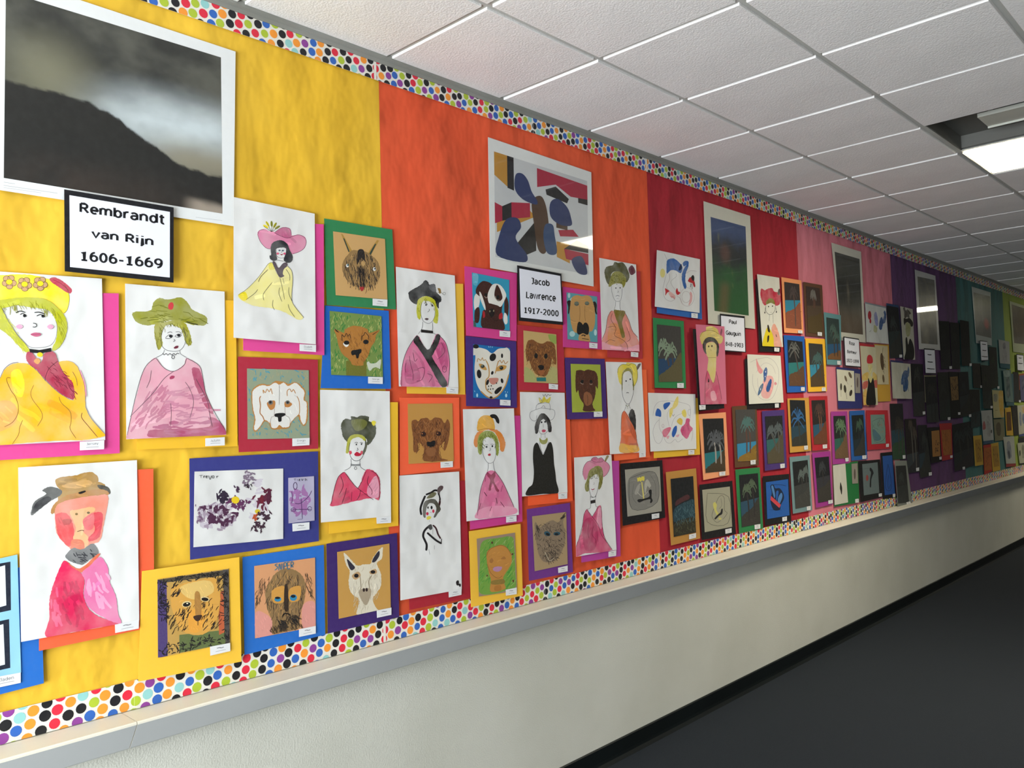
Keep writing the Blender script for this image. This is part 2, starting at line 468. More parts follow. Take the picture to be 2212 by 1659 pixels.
class Draw:
    """collects painted shapes in drawing units and lays them on a sheet"""
    step = 0.000025
    def __init__(self, tr, level=1, bounds=None):
        self.bounds = bounds
        self.tr = tr; self.micro = 0; self.P = []; self.L = []; self.C = []; self.F = []; self.MI = []; self.level = level
    def lift(self):                                       # every stroke lies a hair above the one before
        self.micro += 1
        return self.level*self.step + self.micro*1.2e-6
    def poly(self, pts, col, mi):
        if self.bounds: pts = trim(pts, self.bounds)
        if len(pts) < 3: return
        k = len(self.P)
        tris = tessellate_polygon([[Vector((p[0], p[1], 0)) for p in pts]])
        self.P += [self.tr(*p) for p in pts]
        self.L += [self.lift()]*len(pts)
        self.C += [lin(col)]*len(pts)
        for t in tris:
            self.F.append(tuple(k+i for i in t)); self.MI.append(mi)
    def ribbon(self, pts, w, col, mi):
        n = len(pts)
        if n < 2: return
        Lp, Rp = [], []
        for i in range(n):
            a, b = pts[max(i-1, 0)], pts[min(i+1, n-1)]
            dx, dy = b[0]-a[0], b[1]-a[1]; d = math.hypot(dx, dy) or 1.0
            ww = w*0.5*(0.65 if i in (0, n-1) else 1.0)
            Lp.append((pts[i][0]-dy/d*ww, pts[i][1]+dx/d*ww)); Rp.append((pts[i][0]+dy/d*ww, pts[i][1]-dx/d*ww))
        k = len(self.P)
        self.P += [self.tr(*p) for p in Lp] + [self.tr(*p) for p in Rp]
        self.L += [self.lift()]*(2*n); self.C += [lin(col)]*(2*n)
        for i in range(n-1):
            self.F.append((k+i, k+i+1, k+n+i+1, k+n+i)); self.MI.append(mi)
    def shape(self, s, rn):
        tk = s.split(); kind, col = tk[0], tk[1]; v = [float(x) for x in tk[2:]]
        mi = {'w': 1, 'c': 2}.get(kind[-1], 0) if len(kind) > 1 else (1 if kind == 'w' else 2 if kind == 'c' else 0)
        k0 = kind[0]
        if k0 in 'wfc':
            pg = smooth(list(zip(v[0::2], v[1::2])), True, 5 if mi == 0 else 9)
            if mi:                                        # brushed or crayoned: ragged edge and strokes in the fill
                xs = [p[0] for p in pg]; ys = [p[1] for p in pg]
                size = max(max(xs)-min(xs), max(ys)-min(ys)); a = min(2.4, 0.008*size)
                pg = [(p[0]+rn.uniform(-a, a), p[1]+rn.uniform(-a, a)) for p in pg]
                self.poly(pg, col, mi)
                self.level += 1
                rgb = [int(col[i:i+2], 16) for i in (0, 2, 4)]
                base = rn.uniform(0, 180); nst = 16 if mi == 1 else 34
                w0, l0 = (.055*size, .30*size) if mi == 1 else (.013*size, .13*size)
                if size > 30 or size < 2:
                    for q in range(nst):
                        p = (rn.uniform(min(xs), max(xs)), rn.uniform(min(ys), max(ys)))
                        an = math.radians(base+rn.uniform(-22, 22)); L = l0*rn.uniform(.5, 1.2)
                        e = (p[0]+L*math.cos(an), p[1]+L*math.sin(an)); m2 = ((p[0]+e[0])/2+rn.uniform(-.02, .02)*size, (p[1]+e[1])/2+rn.uniform(-.02, .02)*size)
                        if not (inside(p, pg) and inside(e, pg) and inside(m2, pg)): continue
                        dk = rn.uniform(.89, 1.0) if q % 2 else rn.uniform(1.0, 1.08)
                        c2 = '%02x%02x%02x' % tuple(max(0, min(255, int(x*dk+(8 if dk > 1 else 0)))) for x in rgb)
                        self.ribbon(smooth([p, m2, e], False, 4), w0*rn.uniform(.5, 1.2), c2, mi)
            else:
                self.poly(pg, col, mi)
        elif k0 == 'p':
            self.poly(list(zip(v[0::2], v[1::2])), col, mi)
        elif k0 == 'l':
            self.ribbon(smooth(list(zip(v[1::2], v[2::2])), False, 4), v[0], col, mi)
        elif k0 == 'e':
            rot = v[4] if len(v) > 4 else 0.0
            ca, sa = math.cos(rot), math.sin(rot)
            self.poly([(v[0]+v[2]*math.cos(t*math.pi/8)*ca-v[3]*math.sin(t*math.pi/8)*sa, v[1]+v[2]*math.cos(t*math.pi/8)*sa+v[3]*math.sin(t*math.pi/8)*ca) for t in range(16)], col, mi)
        elif k0 == 'r':                                   # ring outline
            self.ribbon([(v[1]+v[3]*math.cos(t*math.pi/10), v[2]+v[4]*math.sin(t*math.pi/10)) for t in range(21)], v[0], col, mi)
        elif k0 == 'h':                                   # n len width angle spread | polygon
            n, ln, w, an, spd = v[:5]; pg = smooth(list(zip(v[5::2], v[6::2])))
            xs = [p[0] for p in pg]; ys = [p[1] for p in pg]
            got = tries = 0
            while got < n and tries < n*12:
                tries += 1
                p = (rn.uniform(min(xs), max(xs)), rn.uniform(min(ys), max(ys)))
                if not inside(p, pg): continue
                a = math.radians(an+rn.uniform(-spd, spd)); l2 = ln*rn.uniform(0.5, 1.2)
                q = (p[0]+l2*math.cos(a), p[1]+l2*math.sin(a)); bend = rn.uniform(-.15, .15)*l2
                if self.bounds and not (inside(q, self.bounds) and inside(p, self.bounds)): continue
                mid = ((p[0]+q[0])/2-math.sin(a)*bend, (p[1]+q[1])/2+math.cos(a)*bend)
                self.ribbon([p, mid, q], w*rn.uniform(.6, 1.2), col, mi); got += 1
        elif k0 == 'b':                                   # n size | polygon : ragged dabs
            n, sz = v[:2]; pg = list(zip(v[2::2], v[3::2]))
            xs = [p[0] for p in pg]; ys = [p[1] for p in pg]
            got = tries = 0
            while got < n and tries < n*12:
                tries += 1
                p = (rn.uniform(min(xs), max(xs)), rn.uniform(min(ys), max(ys)))
                if not inside(p, pg): continue
                a0 = rn.uniform(0, 6.3); st = rn.uniform(0.5, 1.9); an = rn.uniform(0, 3.1)
                q = []
                for t in range(9):
                    rr = sz*rn.uniform(0.35, 1.0); th = a0+t*2*math.pi/9
                    x, y = rr*math.cos(th)*st, rr*math.sin(th)/st
                    q.append((p[0]+x*math.cos(an)-y*math.sin(an), p[1]+x*math.sin(an)+y*math.cos(an)))
                self.poly(smooth(q, True, 3), col, mi); got += 1
        self.level += 1 + int(self.micro*1.2e-6/self.step); self.micro = 0
    def build(self, name, plane, parent, origin, mats=None):
        if not self.F: return None
        P = np.array(self.P); W = plane.at(P[:, 0], P[:, 1], np.array(self.L)) - origin
        return link(name, mesh(name, W, self.F, self.C, self.MI), parent, mats or [MAT[s] for s in SLOT])

def q4(v):
    return [(v[0], v[1]), (v[2], v[3]), (v[4], v[5]), (v[6], v[7])]

def card(name, quad_px, plane, col, mat, parent, origin, thick=0.0006, lift=0.0):
    P = np.array(quad_px, float)
    a = plane.at(P[:, 0], P[:, 1], np.full(4, lift)) - origin
    b = a - np.array([thick, 0, 0])
    V = np.concatenate([a, b])
    F = [(0, 3, 2, 1), (4, 5, 6, 7), (0, 1, 5, 4), (1, 2, 6, 5), (2, 3, 7, 6), (3, 0, 4, 7)]
    return link(name, mesh(name, V, F, [lin(col)]*8), parent, [MAT[mat]])

def zspan(quad_px):
    w = wp([p[0] for p in quad_px], [p[1] for p in quad_px])
    return (w[0][2]+w[1][2])/2, (w[2][2]+w[3][2])/2

def bil(quad):
    def tr(s, t):
        return ((1-s)*(1-t)*quad[0][0]+s*(1-t)*quad[1][0]+s*t*quad[2][0]+(1-s)*t*quad[3][0],
                (1-s)*(1-t)*quad[0][1]+s*(1-t)*quad[1][1]+s*t*quad[2][1]+(1-s)*t*quad[3][1])
    return tr

def _arc(cx, cy, rx, ry, a0, a1, n=10):
    return [(cx+rx*math.cos(math.radians(a0+(a1-a0)*i/n)), cy+ry*math.sin(math.radians(a0+(a1-a0)*i/n))) for i in range(n+1)]
X = 0.74                                       # x-height of the bold sans letters (cap height 1)
_bowl = lambda cx: _arc(cx, X/2, .25, X/2, 0, 360, 18)
GL = {  # letter: (advance, strokes)
 'R': (.80, [[(.1,0),(.1,1)], [(.1,1),(.42,1)]+_arc(.42,.75,.2,.25,90,-90)+[(.1,.5)], [(.36,.5),(.70,0)]]),
 'P': (.74, [[(.1,0),(.1,1)], [(.1,1),(.42,1)]+_arc(.42,.72,.22,.28,90,-90)+[(.1,.44)]]),
 'B': (.78, [[(.1,0),(.1,1)], [(.1,1),(.4,1)]+_arc(.4,.77,.2,.23,90,-90)+[(.1,.54)], [(.4,.54)]+_arc(.42,.27,.24,.27,90,-90)+[(.1,0)]]),
 'L': (.66, [[(.1,1),(.1,0),(.62,0)]]), 'J': (.56, [[(.1,1),(.42,1),(.42,.25)]+_arc(.22,.22,.2,.22,0,-110)]),
 'G': (.86, [_arc(.47,.5,.38,.5,50,320,16)+[(.78,.12),(.78,.46),(.5,.46)]]),
 'e': (.70, [[(.1,X*.5),(.6,X*.5)]+_arc(.35,X/2,.25,X/2,0,310,14)]),
 'm': (1.10, [[(.1,0),(.1,X)], [(.1,X*.6)]+_arc(.32,X-.2,.2,.2,150,0)+[(.52,0)], [(.52,X*.6)]+_arc(.76,X-.2,.2,.2,150,0)+[(.96,0)]]),
 'n': (.74, [[(.1,0),(.1,X)], [(.1,X*.6)]+_arc(.36,X-.24,.24,.24,150,0)+[(.60,0)]]), 'h': (.74, [[(.1,0),(.1,1.05)], [(.1,X*.6)]+_arc(.36,X-.24,.24,.24,150,0)+[(.60,0)]]),
 'u': (.74, [[(.1,X),(.1,.24)]+_arc(.34,.24,.24,.24,180,330), [(.60,X),(.60,0)]]), 'r': (.52, [[(.1,0),(.1,X)], [(.1,X*.55)]+_arc(.36,X-.24,.24,.24,150,70)]),
 'b': (.74, [[(.1,0),(.1,1.05)], _bowl(.37)]), 'd': (.74, [[(.62,0),(.62,1.05)], _bowl(.35)]), 'o': (.72, [_bowl(.35)]),
 'a': (.70, [_arc(.33,X-.24,.24,.24,150,0)+[(.57,0)], _arc(.32,.21,.22,.21,60,330)+[(.57,.22)], [(.57,.42),(.34,.42)]]),
 'c': (.62, [_arc(.37,X/2,.26,X/2,50,310,14)]), 'g': (.74, [_bowl(.35), [(.62,X),(.62,-.08)]+_arc(.38,-.08,.24,.2,0,-140)]),
 't': (.48, [[(.22,1),(.22,.2)]+_arc(.38,.18,.16,.18,180,290), [(.04,X),(.44,X)]]), 'v': (.68, [[(.03,X),(.32,0),(.61,X)]]),
 'w': (.98, [[(.03,X),(.25,0),(.47,X),(.69,0),(.91,X)]]), 'i': (.30, [[(.12,0),(.12,X)], [(.12,.93),(.12,1.05)]]), 'l': (.30, [[(.12,0),(.12,1.05)]]),
 'j': (.36, [[(.2,X),(.2,-.1)]+_arc(.02,-.08,.18,.18,0,-80), [(.2,.93),(.2,1.05)]]), 's': (.60, [_arc(.30,X*.75,.22,X*.25,30,250)+_arc(.30,X*.25,.22,X*.25,80,-150)]),
 'k': (.70, [[(.1,0),(.1,1.05)], [(.58,X),(.12,.32)], [(.28,.46),(.62,0)]]), ' ': (.42, []), '-': (.52, [[(.06,.38),(.42,.38)]]),
 '0': (.74, [_arc(.35,.5,.25,.5,0,360,20)]), '1': (.74, [[(.12,.82),(.36,1),(.36,0)], [(.12,0),(.60,0)]]),
 '2': (.74, [_arc(.34,.72,.25,.28,160,-30)+[(.10,0),(.62,0)]]), '3': (.74, [_arc(.32,.76,.24,.24,140,-90)+_arc(.32,.26,.27,.26,90,-140)]),
 '4': (.74, [[(.46,0),(.46,1),(.05,.28),(.66,.28)]]), '6': (.74, [_arc(.36,.32,.26,.32,0,360,18), [(.10,.32)]+_arc(.42,.45,.32,.55,180,85)]),
 '7': (.74, [[(.06,1),(.62,1),(.22,0)]]), '8': (.74, [_arc(.35,.76,.22,.24,0,360,16), _arc(.35,.27,.26,.27,0,360,16)]),
 '9': (.74, [_arc(.35,.68,.26,.32,0,360,18), [(.61,.68)]+_arc(.29,.55,.32,.55,0,-95)]), '5': (.74, [[(.58,1),(.14,1),(.12,.56)]+_arc(.32,.32,.27,.32,120,-140)]),
 'z': (.60, [[(.06,X),(.52,X),(.06,0),(.54,0)]]), 'y': (.68, [[(.03,X),(.32,0)], [(.61,X),(.22,-.28)]]), 'D': (.84, [[(.1,0),(.1,1),(.34,1)]+_arc(.34,.5,.38,.5,90,-90)+[(.1,0)]]),
 'A': (.80, [[(.02,0),(.37,1),(.72,0)], [(.16,.32),(.58,.32)]]), 'E': (.70, [[(.60,0),(.1,0),(.1,1),(.60,1)], [(.1,.52),(.54,.52)]])}
TXT = {}
def text_mesh(s, w):
    key = (s, w)
    if key not in TXT:
        V, F, x = [], [], 0.0
        for ch in s:
            adv, st = GL.get(ch, GL['o'])
            for pts in st:
                n = len(pts); k = len(V)
                for i in range(n):
                    a, b = pts[max(i-1, 0)], pts[min(i+1, n-1)]
                    dx, dy = b[0]-a[0], b[1]-a[1]; L = math.hypot(dx, dy) or 1.0
                    px, py = pts[i]
                    if i in (0, n-1) and n > 1:
                        q = pts[1] if i == 0 else pts[n-2]; l2 = math.hypot(px-q[0], py-q[1]) or 1.0
                        px += (px-q[0])/l2*w*0.0; py += (py-q[1])/l2*w*0.0
                    m = 1.0
                    if 0 < i < n-1:                        # keep the stroke width round corners
                        u1 = (pts[i][0]-a[0], pts[i][1]-a[1]); u2 = (b[0]-pts[i][0], b[1]-pts[i][1])
                        c = (u1[0]*u2[0]+u1[1]*u2[1])/((math.hypot(*u1)*math.hypot(*u2)) or 1.0)
                        m = min(1.5, 1/math.sqrt(max(.2, (1+c)/2)))
                    V += [(x+px-dy/L*w/2*m, py+dx/L*w/2*m), (x+px+dy/L*w/2*m, py-dx/L*w/2*m)]
                for i in range(n-1): F.append((k+2*i, k+2*i+1, k+2*i+3, k+2*i+2))
            x += adv + .05
        V = np.array(V); TXT[key] = ((V-V.min(0))/(V.max(0)-V.min(0)), F)
    return TXT[key]

def lettering(s, quad_px, plane, parent, origin, col='141418', lift=0.0002, bold=0.205, name='lettering', mat='label'):
    V, F = text_mesh(s, bold)
    tr = bil(quad_px)
    P = np.array([tr(v[0], 1-v[1]) for v in V])
    W = plane.at(P[:, 0], P[:, 1], np.full(len(P), lift)) - origin
    return link(name, mesh(name, W, F, [lin(col)]*len(W)), parent, [MAT[mat]])

BASE = 0.0115
def name_tag(quad, text, plane, root, origin, lift=0.0009):
    o = card('name_tag', quad, plane, 'dedede', 'label', root, origin, 0.0003, lift)
    tr = bil(quad)
    if text:
        lettering(text, [tr(.28, .18), tr(.76, .18), tr(.76, .5), tr(.28, .5)], plane, o, origin, '55555a', lift+.0002, 0.09)
    else:
        d = Draw(tr); d.shape('l 8c8c90 .10 .34 .34 .45 .30 .56 .38 .68 .34', rnd); d.step = 0
        d.L = [lift+.0002]*len(d.P); d.build('lettering', plane, o, origin)
    d = Draw(tr); d.shape('l a4a4a8 .06 .26 .70 .5 .68 .78 .70', rnd)
    d.L = [lift+.0002]*len(d.P); d.build('small_print', plane, o, origin)
    return o

NART = [0]
def art(name, label, cat, Z, sheet, parts, mat=None, tg=None, lay=0, tilt=None, extra=None, group='artworks on the wall', smat='sheet', mat_tilt=0.002):
    """Z: (ox, oy, scale) of the drawing units; quads are TL TR BR BL in those units"""
    NART[0] += 1
    rn = random.Random(NART[0]*7+1)
    if Z is None: px = lambda x, y: (x, y)
    else: px = lambda x, y: (Z[0]+x/Z[2], Z[1]+y/Z[2])
    sq = [px(*p) for p in q4(sheet[1])]
    off = BASE + lay*0.006
    zt, zb = zspan(sq)
    if tilt is None: tilt = 0.0045 + 0.003*rn.random()
    c = wp(*[sum(p[i] for p in sq)/4 for i in (0, 1)])
    origin = np.array([off, c[1], zb])
    root = empty(name, origin)
    tag(root, label, cat, group)
    if mat:
        mq = [px(*p) for p in q4(mat[1])]
        mp = Plane(off, mat_tilt, *zspan(mq))
        card('mat', mq, mp, mat[0], 'card', root, origin)
        off += 0.0012 + mat_tilt*0.6
    pl = Plane(off, tilt, zt, zb)
    sh = card('sheet', sq, pl, sheet[0], smat, root, origin, 0.0004)
    lev = 2
    for pn, shapes in parts:
        tr = bil(sq) if pn.startswith('~') else px
        bnd = [(0.0, 0.0), (1.0, 0.0), (1.0, 1.0), (0.0, 1.0)] if pn.startswith('~') else q4(sheet[1])
        for grp in ([[s] for s in shapes] if pn.endswith('*') else [shapes]):     # '*': every shape is a piece of its own
            d = Draw(tr, lev, bnd)
            for s in grp: d.shape(s, rn)
            d.build(pn.strip('~*'), pl, sh, origin); lev = d.level
    for ex in (extra or []):                              # second sheets on the same card
        eq = [px(*p) for p in q4(ex[1])]
        ep = Plane(off+0.0005, 0.002, *zspan(eq))
        es = card('sheet', eq, ep, ex[0], smat, root, origin, 0.0004)
        for pn, shapes in ex[2]:
            d = Draw(bil(eq) if pn.startswith('~') else px, 2)
            for s in shapes: d.shape(s, rn)
            d.build(pn.lstrip('~'), ep, es, origin)
    if tg:
        name_tag([px(*p) for p in q4(tg[0])], tg[1], pl, root, origin, 0.0009+lev*Draw.step)
    return root

def label_sign(label, Z, black, white, lines, lay=2):
    px = lambda x, y: (Z[0]+x/Z[2], Z[1]+y/Z[2])
    bq = [px(*p) for p in q4(black)]; wq = [px(*p) for p in q4(white)]
    off = BASE + lay*0.006
    c = wp(*[sum(p[i] for p in bq)/4 for i in (0, 1)]); zt, zb = zspan(bq)
    origin = np.array([off, c[1], zb])
    r = empty('name_sign', origin); tag(r, label, 'sign', 'artist name signs')
    pl = Plane(off, 0.003, zt, zb)
    card('black_mount', bq, pl, '16161a', 'card', r, origin)
    w = card('white_card', wq, pl, 'e4e5ee', 'label', r, origin, 0.0004, 0.0006)
    for s, q in lines:
        if s: lettering(s, [px(*p) for p in q4(q)], pl, w, origin, '121216', 0.0009)
        else:
            d = Draw(bil([px(*p) for p in q4(q)])); d.shape('l 202024 .5 0 .5 .25 .45 .5 .55 .75 .45 1 .5', rnd)
            d.L = [0.0009]*len(d.P); d.build('lettering', pl, w, origin)
    return r

def vnoise(x, y, seed=0):
    def h(i, j):
        n = (i*374761393 + j*668265263 + seed*144665) & 0xffffffff
        n = ((n ^ (n >> 13))*1274126177) & 0xffffffff
        return ((n ^ (n >> 16)) & 0xffff)/65535.0
    i, j = math.floor(x), math.floor(y); fx, fy = x-i, y-j
    fx = fx*fx*(3-2*fx); fy = fy*fy*(3-2*fy)
    return (h(i, j)*(1-fx)+h(i+1, j)*fx)*(1-fy) + (h(i, j+1)*(1-fx)+h(i+1, j+1)*fx)*fy
def fbm(x, y, s=0): return 0.5*vnoise(x, y, s)+0.3*vnoise(2.1*x, 2.1*y, s+5)+0.2*vnoise(4.3*x, 4.3*y, s+9)
def mixc(a, b, t):
    t = max(0.0, min(1.0, t)); return tuple(a[i]*(1-t)+b[i]*t for i in range(3))
def sstep(a, b, x):
    t = max(0.0, min(1.0, (x-a)/(b-a))); return t*t*(3-2*t)

def poster(label, Z, sheet, pic, fn, gloss, nx=48, ny=48, lay=0, parts=(), captions=(), paper='dfe1e0'):
    """a printed reproduction: white sheet with a soft generic picture field"""
    px = lambda x, y: (Z[0]+x/Z[2], Z[1]+y/Z[2])
    sq = [px(*p) for p in q4(sheet)]; pq = [px(*p) for p in q4(pic)]
    off = BASE + lay*0.006
    zt, zb = zspan(sq)
    c = wp(*[sum(p[i] for p in sq)/4 for i in (0, 1)])
    origin = np.array([off, c[1], zb])
    r = empty('art_print', origin); tag(r, label, 'poster', 'art prints above the artworks')
    pl = Plane(off, 0.0015, zt, zb)
    sh = card('sheet', sq, pl, paper, 'gloss' if gloss else 'print', r, origin)
    tr = bil(pq); P, C, F = [], [], []
    for j in range(ny+1):
        for i in range(nx+1):
            s, t = i/nx, j/ny
            P.append(tr(s, t)); C.append(fn(s, t))
    for j in range(ny):
        for i in range(nx):
            a = j*(nx+1)+i; F.append((a, a+1, a+nx+2, a+nx+1))
    P = np.array(P); W = pl.at(P[:, 0], P[:, 1], np.full(len(P), 0.0002)) - origin
    link('picture', mesh('picture', W, F, C), sh, [MAT['gloss' if gloss else 'print']])
    lev = 12
    for pn, shapes in parts:
        for s in shapes:
            d = Draw(tr, lev); d.shape(s, rnd)
            d.build(pn, pl, sh, origin, [MAT['gloss' if gloss else 'print']]*3); lev = d.level
    for cq in captions:
        d = Draw(bil([px(*p) for p in q4(cq)]))
        d.shape('l a0a3a6 .4 0 .5 1 .5', rnd); d.L = [0.0003]*len(d.P); d.build('caption', pl, sh, origin)
    return r

ZA, ZBB, ZC, ZD, ZE, ZF, ZG = (0,0,3.95), (0,400,3.95), (0,800,3.95), (0,1200,3.614), (480,400,5.267), (480,700,5.267), (400,960,3.456)
ZH, ZI, ZJ, ZK = (820,560,5.267), (820,840,5.267), (840,1010,5.267), (1020,280,5.267)
ZL, ZM, ZN, ZO, ZP, ZQ = (1200,540,6.506), (1200,760,6.506), (1200,980,6.506), (1480,420,6.9125), (1480,660,6.9125), (1480,860,5.184)
ZR, ZS, ZT, ZU, ZV, ZW = (1720,500,7.9), (1720,690,7.9), (1720,880,7.214), (1900,540,7.09), (1900,700,7.09), (1900,860,7.09)
ZY, ZX = (0,560,3.771), (0,1180,3.465)

# ---- art prints (generic soft pictures) and the artist name signs
def pic_storm(s, t):
    n = .75*fbm(s*4, t*5, 1)+.25*fbm(s*14+3*t, t*16, 8); sky = mixc(lin('2e2f2c'), lin('54544c'), sstep(.35, .8, n + .25*t))
    g = 1.25*sstep(.66, .05, math.hypot((s-.80)*.95+.35*(t-.55), (t-.50-.10*(s-.6))*2.1))
    sky = mixc(sky, lin('c0cacc'), g*(0.8+.7*(n-.5)))
    sky = mixc(sky, lin('857d66'), .8*sstep(.20, .0, abs(t-.70))*sstep(.55, .85, s))
    sky = mixc(sky, lin('7c7a64'), .8*sstep(.34, .0, math.hypot(s-.2, t-.38)))
    hill = .47+.30*sstep(.30, .95, s)+.05*(fbm(s*9, 2, 3)-.5)+.02*(fbm(s*34, 5, 6)-.5)
    land = mixc(lin('1d1d1b'), lin('302924'), sstep(.75, 1.0, t)*sstep(.7, .2, abs(s-.4))*fbm(s*5, t*5, 7)*1.5)
    land = mixc(land, lin('968a7c'), sstep(.80, .90, s)*sstep(.90, .96, t-.06*fbm(s*6, t*6, 2)))
    return mixc(sky, land, sstep(hill-.008, hill+.008, t))
poster('large art print of a dark stormy landscape with white margins, top left', ZA,
       (-110,-263, 2010,440, 1993,1930, -110,1605), (50,-74, 1885,490, 1898,1823, 32,1518), pic_storm, False, 110, 90,
       captions=[(32,1548, 128,1562, 128,1575, 32,1561), (30,1575, 490,1642, 490,1655, 30,1588), (30,1595, 350,1640, 350,1650, 30,1605), (1670,1850, 1895,1878, 1895,1886, 1670,1858)])
label_sign('black-mounted white sign with an artist name and 1606-1669', ZBB, (548,35, 1482,190, 1481,832, 553,735), (593,85, 1450,228, 1449,788, 598,698),
           [('Rembrandt', (678,143, 1404,246, 1404,338, 678,234)), ('van Rijn', (778,368, 1310,440, 1310,536, 778,464)), ('1606-1669', (688,558, 1390,628, 1388,714, 688,645))], 2)
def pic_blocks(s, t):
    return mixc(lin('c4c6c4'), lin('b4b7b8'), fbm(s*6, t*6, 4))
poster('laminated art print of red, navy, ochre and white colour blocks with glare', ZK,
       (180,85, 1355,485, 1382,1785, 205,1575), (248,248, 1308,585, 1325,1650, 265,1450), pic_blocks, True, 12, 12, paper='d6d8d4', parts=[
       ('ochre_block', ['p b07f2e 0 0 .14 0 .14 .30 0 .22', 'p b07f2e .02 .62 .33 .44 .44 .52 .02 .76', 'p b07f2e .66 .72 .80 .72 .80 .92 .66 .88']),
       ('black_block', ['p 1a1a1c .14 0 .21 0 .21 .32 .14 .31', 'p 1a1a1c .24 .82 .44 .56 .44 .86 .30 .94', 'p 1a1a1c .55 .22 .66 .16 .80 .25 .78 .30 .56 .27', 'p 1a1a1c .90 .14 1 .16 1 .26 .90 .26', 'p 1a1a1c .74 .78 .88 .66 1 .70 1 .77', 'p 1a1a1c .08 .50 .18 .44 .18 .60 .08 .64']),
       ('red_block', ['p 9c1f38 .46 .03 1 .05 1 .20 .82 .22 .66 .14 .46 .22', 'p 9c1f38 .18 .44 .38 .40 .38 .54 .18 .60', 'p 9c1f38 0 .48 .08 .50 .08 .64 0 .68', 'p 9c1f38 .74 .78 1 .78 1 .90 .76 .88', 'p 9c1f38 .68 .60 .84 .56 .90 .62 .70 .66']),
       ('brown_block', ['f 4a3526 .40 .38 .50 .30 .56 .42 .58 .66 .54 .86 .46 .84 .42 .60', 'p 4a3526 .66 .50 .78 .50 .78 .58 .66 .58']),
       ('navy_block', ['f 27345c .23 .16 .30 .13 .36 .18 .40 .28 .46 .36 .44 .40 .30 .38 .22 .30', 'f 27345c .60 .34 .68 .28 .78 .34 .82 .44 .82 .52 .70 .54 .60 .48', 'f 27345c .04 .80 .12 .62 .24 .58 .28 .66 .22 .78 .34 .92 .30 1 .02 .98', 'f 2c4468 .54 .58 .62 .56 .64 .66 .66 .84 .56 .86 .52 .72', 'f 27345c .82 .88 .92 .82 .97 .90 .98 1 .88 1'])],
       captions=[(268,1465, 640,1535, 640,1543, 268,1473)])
label_sign('black-mounted sign with an artist name and 1917-2000', ZH, (1565,68, 2068,165, 2090,748, 1585,700), (1590,105, 2055,190, 2080,712, 1607,662),
           [('Jacob', (1730,208, 1935,236, 1935,310, 1730,284)), ('Lawrence', (1665,368, 2008,408, 2008,488, 1665,446)), ('1917-2000', (1645,540, 2038,582, 2038,655, 1645,612))], 2)
def pic_green(s, t):
    n = fbm(s*4, t*7, 11)
    c = mixc(lin('3c5078'), lin('2b2f30'), sstep(.10, .30, t+.2*(n-.5)))
    c = mixc(c, lin('2f5a33'), sstep(.35, .7, t+.3*(n-.5)))
    c = mixc(c, lin('6d5a3c'), .7*sstep(.62, .75, t)*sstep(.25, .0, abs(s-.25-.5*(1-t)*.6)))
    c = mixc(c, lin('6a4a40'), .6*sstep(.22, .05, math.hypot(s-.38, (t-.36)*1.4)))
    return mixc(c, lin('8a8a50'), .5*sstep(.72, .9, fbm(s*9, t*5, 21)))
poster('art print of a dim green and blue hillside with white margins on red paper', ZO, (275,100, 970,320, 1047,2009, 345,1927), (380,335, 902,480, 950,1810, 438,1738), pic_green, True, 30, 44, paper='d4d2c2')
label_sign('black-mounted sign with an artist name and 1848-1903', ZP, (518,120, 890,160, 910,702, 545,682), (536,150, 880,190, 898,690, 548,662),
           [('Paul', (655,205, 768,220, 768,284, 655,270)), ('Gauguin', (608,370, 832,392, 832,478, 608,452)), ('1848-1903', (572,535, 868,562, 868,630, 572,600))], 2)
def pic_brown(s, t):
    n = fbm(s*4, t*6, 31)
    c = mixc(lin('3c3c34'), lin('1c1c18'), sstep(.2, .4, t)*sstep(.75, .55, t))
    c = mixc(c, lin('4a3826'), sstep(.6, .85, t))
    return mixc(c, lin('7d7462'), .8*sstep(.13, .0, math.hypot((s-.45)*1.6, (t-.48)*.55))*n*1.6)
poster('tall art print of a murky brown scene on pink paper', ZR, (600,190, 1105,345, 1192,1895, 775,1860), (655,345, 1080,470, 1140,1761, 762,1716), pic_brown, True, 24, 36, paper='d0cec0')
label_sign('black-mounted sign with an artist name and 1822-1899', ZS, (805,290, 1070,330, 1105,825, 830,795), (823,310, 1066,348, 1094,805, 846,782),
           [('Rosa', (903,368, 995,382, 995,448, 903,434)), ('Bonheur', (870,515, 1030,540, 1030,598, 870,574)), ('1822-1899', (862,665, 1068,690, 1068,750, 862,728))], 2)
def pic_dim(s, t): return mixc(lin('2b2d2a'), lin('57503f'), sstep(.35, .75, fbm(s*5, t*6, 41)))
poster('art print of a blotchy dark scene with bright glare, on purple paper', ZU, (540,300, 855,395, 930,1535, 605,1520), (580,405, 840,460, 890,1450, 640,1430), pic_dim, True, 16, 24, paper='bcbcb8')
label_sign('far name sign under the glaring print on purple paper', ZV, (680,370, 845,385, 868,768, 703,765), (690,390, 843,402, 862,752, 708,748),
           [('', (735,455, 795,460, 795,485, 735,480)), ('', (735,565, 815,572, 815,600, 735,592)), ('', (725,670, 842,680, 842,702, 725,695))], 2)
def pic_redspot(s, t): return mixc(mixc(lin('2a2c2a'), lin('4d4c46'), fbm(s*5, t*6, 51)), lin('b03a34'), sstep(.2, .1, math.hypot(s-.72, (t-.68)*1.3)))
poster('small art print with a red patch on blue-green paper', ZU, (1410,560, 1700,650, 1720,1465, 1480,1425), (1440,650, 1690,710, 1710,1350, 1478,1295), pic_redspot, True, 14, 20, paper='a4aca8')
